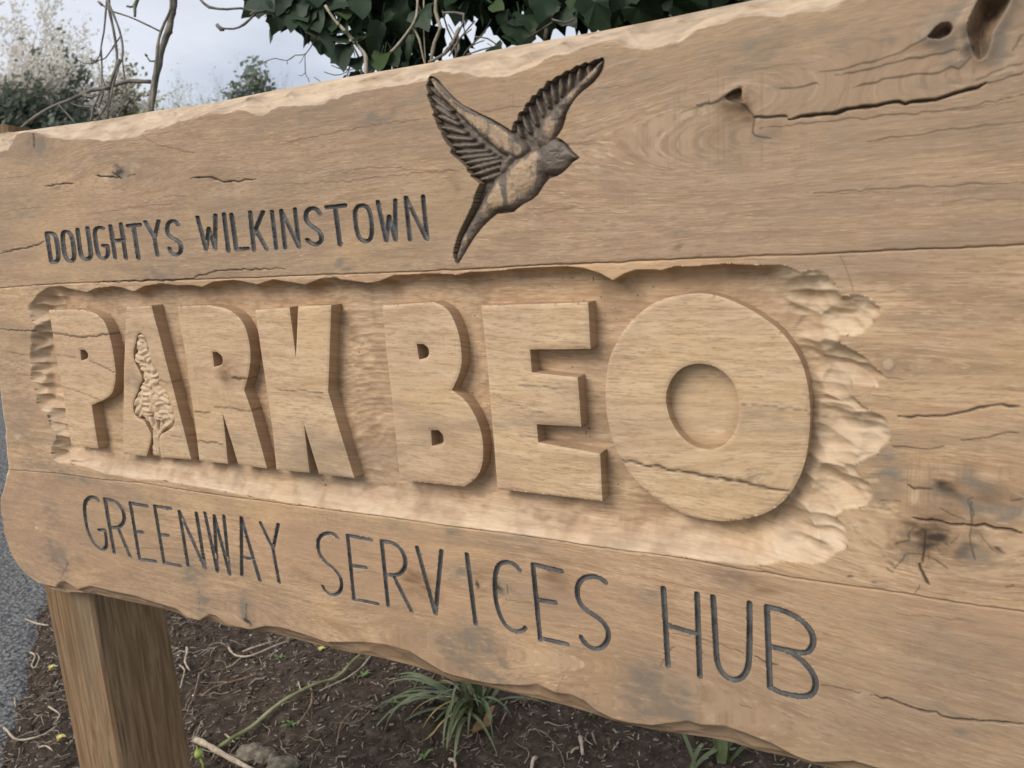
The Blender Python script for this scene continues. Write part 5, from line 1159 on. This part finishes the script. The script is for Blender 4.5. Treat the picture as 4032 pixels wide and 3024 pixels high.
branch('N', [(1520,-60),(1470,60),(1470,130),(1468,180)], 20, D1, shrub, GL, 'curled_leaf', taper=.45); branch('N', [(1380,65),(1420,75),(1460,65)], 11, D1, shrub, GL, 'curled_leaf', taper=.1)
branch('N', [(1400,925),(1430,945),(1470,905)], 17, D1, shrub, BKP, 'curled_leaf', taper=.6); branch('N', [(930,1040),(990,1050),(1040,1030)], 28, D1, shrub, BK, 'curled_leaf', taper=.6)

# ivy: woody stems and big lobed leaves
ivy = empty('ivy', ray('M', (1300, 1000), 2.4)); ivy.location.z = 0; tag(ivy, 'dense dark ivy with big glossy leaves and bare stems behind the board top', 'ivy')
IV = leafmat('ivy_leaf', (.010, .022, .010), (.022, .040, .017), .10, .5); IV2 = leafmat('ivy_leaf_light', (.035, .065, .022), (.075, .11, .04), .3, .45)
D2 = 2.4
for i, (pts, r, mm, nm) in enumerate([([(720,350),(660,440),(560,590),(450,600),(360,660),(230,635),(115,672)], 6, BK, 'twig'), ([(555,580),(560,800),(590,850),(600,892)], 5, BK, 'twig'), ([(555,795),(520,825),(482,820)], 4, BK, 'twig'), ([(545,590),(520,660),(490,690)], 4, BK, 'twig'),
        ([(360,655),(365,700)], 4, BK, 'twig'), ([(560,340),(700,410),(850,450),(1000,460),(1150,430),(1300,380)], 13, BKP, 'stem'), ([(1200,860),(1400,660),(1560,500),(1700,310),(1770,170),(1780,-60)], 16, BKP, 'stem'),
        ([(1730,300),(1800,430),(1840,620),(1880,760)], 12, BKP, 'stem'), ([(2000,-80),(1975,130),(2030,300),(1970,450),(1930,640),(1920,760)], 22, BKP, 'stem'), ([(2240,300),(2212,350),(2130,530),(2020,620),(1900,680)], 17, BKP, 'stem'),
        ([(1225,900),(1215,620),(1160,530),(1000,350),(880,220),(775,60)], 20, BKP, 'stem'), ([(1850,-60),(1850,350),(1870,700)], 8, BKP, 'stem'), ([(845,712),(930,745),(1050,762),(1110,735)], 5, BK, 'twig'), ([(762,782),(880,818),(1000,790),(1050,700)], 5, BK, 'twig'),
        ([(1020,860),(1022,800),(1050,720)], 6, BK, 'twig'), ([(855,575),(920,600),(970,590)], 5, BK, 'twig'), ([(655,840),(700,870),(740,910)], 4, BK, 'twig'), ([(830,385),(900,360),(960,350)], 6, BK, 'twig'), ([(-40,160),(0,135),(100,130),(190,60)], 11, BK, 'twig'),
        ([(500,0),(550,60),(560,110)], 7, BK, 'twig'), ([(1180,860),(1150,650),(1080,500)], 13, BKP, 'stem'), ([(620,300),(700,340),(720,360)], 6, BK, 'twig')]): branch('M', pts, r, D2 + .1 * math.sin(i * 1.7), ivy, mm, nm, seed=i + 40)
branch('A', [(1240,-10),(1300,45),(1410,58),(1500,50),(1600,75),(1690,60)], 8, D2, ivy, BK, 'twig'); branch('A', [(1590,85),(1520,150),(1450,180),(1350,170)], 7, D2, ivy, BK, 'twig'); branch('A', [(1350,155),(1375,180),(1395,182)], 12, D2, ivy, BK, 'bud')
for i, (pts, r) in enumerate([([(1230,235),(1340,170),(1420,110),(1500,40)], 6), ([(1340,250),(1345,200),(1340,150)], 16), ([(880,280),(960,200),(1000,120)], 5), ([(740,350),(800,250),(900,130)], 6), ([(700,80),(830,90),(800,200),(720,330)], 8), ([(900,230),(980,240),(1050,290)], 5), ([(760,400),(800,300),(790,200)], 9),
        ([(1200,210),(1260,190),(1320,170)], 4), ([(1380,120),(1460,140),(1520,120)], 6), ([(850,340),(940,310),(1060,280)], 5), ([(690,360),(730,300),(880,180)], 5), ([(780,380),(780,300),(730,180),(690,40)], 6), ([(820,360),(870,290),(960,250)], 4)]): branch('B', pts, r, D2 + .12 * math.sin(i * 1.3), ivy, BK, 'stem', seed=i + 70)
def leafmesh(kind, seed):
    r = random.Random(seed)
    if kind == 'lobed': O = [(0, 0), (.10, -.09), (.26, -.10), (.40, .02), (.50, .20), (.42, .34), (.36, .42), (.37, .55), (.33, .66), (.22, .68), (.13, .80), (0, 1.04)]
    elif kind == 'ovate': O = [(0, 0), (.12, -.02), (.26, .06), (.36, .20), (.39, .36), (.34, .54), (.25, .70), (.13, .86), (0, 1.05)]
    else: O = [(0, 0), (.14, .05), (.22, .3), (.20, .55), (.12, .8), (0, 1.15)]
    O = [(x * r.uniform(.85, 1.15), y) for x, y in O]
    V = []; n = len(O); 
    def pt(x, y, sg): return (sg * x, y, .22 * abs(x) - .28 * (y - .3) ** 2 + .05 * math.sin(y * 7 + x * 5 * sg))
    mid = [pt(0, y, 1) for x, y in O]; V = mid + [pt(x, y, 1) for x, y in O] + [pt(x * 1.0, y, -1) for x, y in O] + [pt(x * .5, (y * .7 + .15), 1) for x, y in O] + [pt(x * .5, (y * .7 + .15), -1) for x, y in O]
    c0 = len(V); V.append(pt(0, .3, 1)); F = []
    for i in range(n - 1):
        F.append((c0, n + i, n + i + 1)); F.append((c0, 2 * n + i + 1, 2 * n + i))
    # petiole
    V += [(-.012, 0, -.02), (.012, 0, -.02), (.02, -.5, .10), (-.02, -.5, .10)]; F.append((c0 + 1, c0 + 2, c0 + 3, c0 + 4))
    me = bpy.data.meshes.new('leaf'); me.from_pydata(V, [], F); me.polygons.foreach_set('use_smooth', [True] * len(F)); me.update(); return me
LM = []
for k_, mm in (('lobed', IV), ('lobed', IV), ('ovate', IV), ('ovate', IV2), ('long', IV)):
    for s_ in range(2):
        me = leafmesh(k_, s_ + len(LM)); me.materials.append(mm); LM.append(me)
IVY_PX = np.array([(1045,-400),(1050,-10),(1110,60),(1200,85),(1250,140),(1310,150),(1340,200),(1350,275),(1400,330),(3200,330),(3300,-900),(1045,-900)], float)
GAPS = [(1690,25,32,1),(1745,100,40,1),(1900,115,62,1),(1870,60,20,1),(1720,185,25,1),(1960,185,30,1),(2060,165,45,1),(2130,140,60,1),(2200,110,75,1),(2250,150,60,1),(2300,90,20,1),(2365,60,28,1),(2350,115,15,1),(2505,80,14,1),(1425,215,20,1),(1480,265,32,1),(1380,205,22,1),(1580,185,18,1),(1780,20,22,1),(1350,120,40,1),(1310,40,30,1),(1790,215,30,1),(1850,200,25,1),(1700,250,22,1),(1635,5,10,1)]
def place_leaf(p, size, me, tipdir, face_, parent):
    o = bpy.data.objects.new('leaf', me); COL.objects.link(o); o.parent = parent
    y = Vector(tipdir).normalized(); z = Vector(face_); z = (z - y * z.dot(y)).normalized(); x = y.cross(z)
    M_ = Matrix((x, y, z)).transposed().to_4x4(); o.matrix_local = Matrix.Translation(p - Vector(parent.location)) @ M_ @ Matrix.Scale(size, 4); return o
rr = random.Random(11)
fwd = Vector(R[:, 2]); 
# leaves read off the photograph along the left edge and the gaps: base, tip, depth, kind
HL = [((470,-20),(385,300),0),((330,30),(215,145),0),((560,100),(545,290),0),((630,110),(690,310),4),((760,110),(830,520),8),((1000,470),(950,740),2),((60,-40),(190,90),2),((300,-60),(250,130),0),((650,-60),(690,40),2),((800,60),(1010,30),2),((920,200),(830,310),0),((850,250),(1000,330),0),
      ((1420,570),(1340,740),6),((1500,560),(1540,700),2),((1100,620),(1120,740),0),((1180,400),(1080,420),2),((930,380),(1000,440),2),((480,100),(560,200),0),((1100,-20),(1180,160),4),((960,90),(1000,170),6)]
nl = 0
for i, (a, b, k_) in enumerate(HL):
    A_, B_ = ray('M', a, D2 - .05), ray('M', b, D2 - .12); l = (B_ - A_).length
    place_leaf(A_, l, LM[k_], B_ - A_, -fwd + Vector((rr.uniform(-.5, .5), 0, rr.uniform(0, .6))), ivy); nl += 1
for a, b, k_ in [((1610,30),(1660,125),6),((1060,160),(1100,60),0),((1150,160),(1190,270),2),((1210,90),(1240,180),0),((1130,230),(1180,280),2),((1450,60),(1520,160),0),((1620,130),(1640,200),2),((1780,40),(1880,150),6),((1010,290),(1060,310),2),((1330,-30),(1300,130),0),((560,60),(600,180),0),((320,330),(300,400),6),((1560,-40),(1500,60),6),((1010,20),(1070,50),6)]:
    A_, B_ = ray('B', a, D2 - .05), ray('B', b, D2 - .10); place_leaf(A_, (B_ - A_).length, LM[k_], B_ - A_, -fwd + Vector((rr.uniform(-.5, .5), 0, rr.uniform(0, .6))), ivy); nl += 1
cand = []
while len(cand) < 2300:
    x, y = rr.uniform(1045, 3250), rr.uniform(-650, 330)
    if not inside(np.array([[x, y]]), IVY_PX)[0]: continue
    dp = rr.uniform(0, 1); lim = 26
    if any((x - g[0]) ** 2 + (y - g[1]) ** 2 < (g[2] + lim) ** 2 for g in GAPS): continue
    if x < 1400 and rr.random() < .35 and y > 0: continue
    cand.append((x, y, D2 + dp * .9))
cand.sort(key=lambda c: c[2] + (0 if c[1] > -120 else 5))
rest = MB()
for i, (x, y, dz) in enumerate(cand):
    p = ray('Z', (x, y), dz); size = rr.uniform(.075, .125); tip = Vector((rr.gauss(0, .5), rr.gauss(0, .5), -rr.uniform(.2, 1.2))); fc = Vector((rr.gauss(0, .7), -1 + rr.gauss(0, .5), rr.uniform(-.1, 1.1)))
    me = LM[rr.choice([0, 1, 2, 3, 4, 5, 0, 1, 4, 5, 8, 9, 6] if x < 2600 else [0, 1, 2, 4, 5])]
    if nl < 299: place_leaf(p, size, me, tip, fc, ivy); nl += 1
    else:
        yv = tip.normalized(); z = (fc - yv * fc.dot(yv)).normalized(); xv = yv.cross(z); M_ = Matrix.Translation(p - Vector(ivy.location)) @ Matrix((xv, yv, z)).transposed().to_4x4() @ Matrix.Scale(size * 1.15, 4)
        rest.add([M_ @ v.co for v in me.vertices], [tuple(q.vertices) for q in me.polygons])
for i in range(2600):      # the shaded depth of the ivy, to the right and above
    x, y = rr.uniform(2330, 3900), rr.uniform(-1500, 250)
    if any((x - g[0]) ** 2 + (y - g[1]) ** 2 < (g[2] + 30) ** 2 for g in GAPS): continue
    p = ray('Z', (x, y), rr.uniform(1.75, 4.2)); me = LM[rr.choice([0, 1, 2, 4, 5])]; tip = Vector((rr.gauss(0, .6), rr.gauss(0, .6), -1)); fc = Vector((rr.gauss(0, .7), -1, rr.uniform(-.2, 1.4)))
    yv = tip.normalized(); z = (fc - yv * fc.dot(yv)).normalized(); xv = yv.cross(z); M_ = Matrix.Translation(p - Vector(ivy.location)) @ Matrix((xv, yv, z)).transposed().to_4x4() @ Matrix.Scale(rr.uniform(.08, .14), 4)
    rest.add([M_ @ v.co for v in me.vertices], [tuple(q.vertices) for q in me.polygons])
o = rest.build('foliage', IV, ivy, False); o['kind'] = 'stuff'

# trees beyond
def tree(name, px_, py_top, depth, width_px, label, cat, leafm, barkm, nleaf, leafsize, seed, levels=5, density=1.0, lean=0, group=None, blob=None, base_frac=.35, twig=True):
    r = random.Random(seed); top = ray('Z', (px_, py_top), depth); base = Vector((top.x, top.y, 0)); Ht = top.z; hw = width_px / FPX * depth / 2
    root = empty(name, base); tag(root, label, cat, group); mb = MB(); ends = []
    def grow(p, d, l, rad, lv):
        n = 4; P = [p]; q = p.copy(); dd = d.copy()
        for i in range(n):
            dd = (dd + Vector((r.gauss(0, .12), r.gauss(0, .12), r.gauss(.03, .08)))).normalized(); q = q + dd * l / n; P.append(q.copy())
        V, F, T = tube(P, [rad * (1 - .4 * i / n) for i in range(n + 1)], 5 if lv < 2 else 3); mb.add(V, F)
        if lv >= levels - 2: ends.extend(P[1:])
        if lv < levels:
            for k in range(3 if lv < 2 else 3):
                a = r.uniform(0, 2 * math.pi); sp = r.uniform(.35, .85); nd = (dd + Vector((math.cos(a), math.sin(a), r.uniform(-.1, .35))) * sp).normalized(); grow(P[-1 - (k % 3)], nd, l * r.uniform(.62, .85), rad * .58, lv + 1)
    grow(Vector((0, 0, 0)), Vector((0, 0, 1)), Ht * base_frac, .05 * Ht / 5, 0)
    E = np.array([tuple(e) for e in ends]); sc = (Ht * .99) / max(np.percentile(E[:, 2], 98.5), .1); wsc = hw / max(np.percentile(np.abs(E[:, :2]), 93), .1)
    def fit(v): return (v[0] * wsc, v[1] * wsc, v[2] * sc)
    mb.V = [fit(v) for v in mb.V]; mb.build('trunk', barkm, root)
    E = E * (wsc, wsc, sc); cr_ = MB(); 
    for i in range(nleaf):
        e = E[r.randrange(len(E))]; p = Vector(e) + Vector((r.gauss(0, 1), r.gauss(0, 1), r.gauss(0, 1))) * leafsize * 1.6
        a = Vector((r.gauss(0, 1), r.gauss(0, 1), r.gauss(0, 1))).normalized(); b = a.orthogonal().normalized(); c = a.cross(b); s_ = leafsize * r.uniform(.5, 1.2)
        cr_.add([p + b * s_, p + c * s_ * .6, p - b * s_, p - c * s_ * .6], [(0, 1, 2, 3)])
    if nleaf: o = cr_.build('crown', leafm, root, False)
    return root
BL = leafmat('blossom', (.42, .37, .29), (.66, .60, .52), .5, .7); BLY = leafmat('spring_leaf', (.20, .21, .09), (.36, .34, .17), .45, .7)
DG = leafmat('evergreen', (.10, .115, .09), (.19, .21, .165), .25, .8); OL = leafmat('olive_foliage', (.10, .11, .06), (.20, .19, .11), .3, .8); FB = simple('far_bark', (.16, .14, .125), (.26, .235, .21), 4, .9)  # evergreen greens paled so the colour carries the milky veil over them
tree('blossom_tree', 110, 85, 14, 760, 'tall loose tree in pale spring blossom, the tallest at the far left', 'tree', BL, FB, 17000, .040, 3, 6, base_frac=.33)
tree('blossom_tree', 20, 250, 13, 420, 'smaller pale blossoming tree at the left edge in front of the tallest one', 'tree', BL, FB, 8000, .04, 8, 5)
tree('evergreen_tree', 250, 255, 12.5, 330, 'dark grey-green evergreen in front of the tall blossoming tree', 'tree', DG, FB, 11000, .06, 5, 5)
tree('evergreen_tree', 130, 330, 12.5, 330, 'low dark evergreen at the foot of the blossoming trees', 'tree', DG, FB, 9000, .06, 15, 5)
tree('shrubby_tree', 330, 345, 13.5, 330, 'rounded olive-green tree between the hanging twigs of the bare shrub', 'tree', OL, FB, 9000, .055, 21, 5)
tree('blossom_tree', 480, 352, 16, 240, 'small blossoming tree just left of the grey shrub stem', 'tree', BLY, FB, 5000, .05, 31, 5)
tree('blossom_tree', 545, 400, 16, 160, 'yellowish leafing tree low behind the grey shrub stem', 'tree', BLY, FB, 4000, .05, 33, 5)
tree('bare_tree', 700, 350, 24, 300, 'bare pale-twigged tree right of the grey shrub stem', 'tree', BLY, FB, 2500, .04, 41, 6)
tree('bare_tree', 780, 352, 26, 200, 'second bare tree beside the ivy-clad one', 'tree', BLY, FB, 1500, .04, 43, 6)
tree('bare_tree', 1010, 278, 24, 190, 'bare twiggy tree rising behind the round ivy-clad tree', 'tree', BLY, FB, 260, .035, 45, 6)
tree('bare_tree', 900, 298, 25, 180, 'bare tree left of the round ivy-clad tree', 'tree', BLY, FB, 300, .035, 47, 6)
tree('ivy_clad_tree', 975, 312, 23, 210, 'round dark ivy-clad tree just above the board, the darkest in the distance', 'tree', DG, FB, 9000, .10, 51, 5)

# repeats of a kind share a group
GROUPS = dict(twig='twigs lying on the mulch', rock='stones and clods on the soil', seedling='tiny seedlings in the soil', petal='fallen petals on the soil',
              blossom_tree='trees in spring blossom beyond the board', evergreen_tree='dark evergreens beyond the board', bare_tree='bare trees beyond the board', strap_leaved_plant='strap-leaved plants in the bed')
for o in list(bpy.data.objects):
    g_ = GROUPS.get(o.name.split('.')[0])
    if g_ and o.parent is None: o['group'] = g_
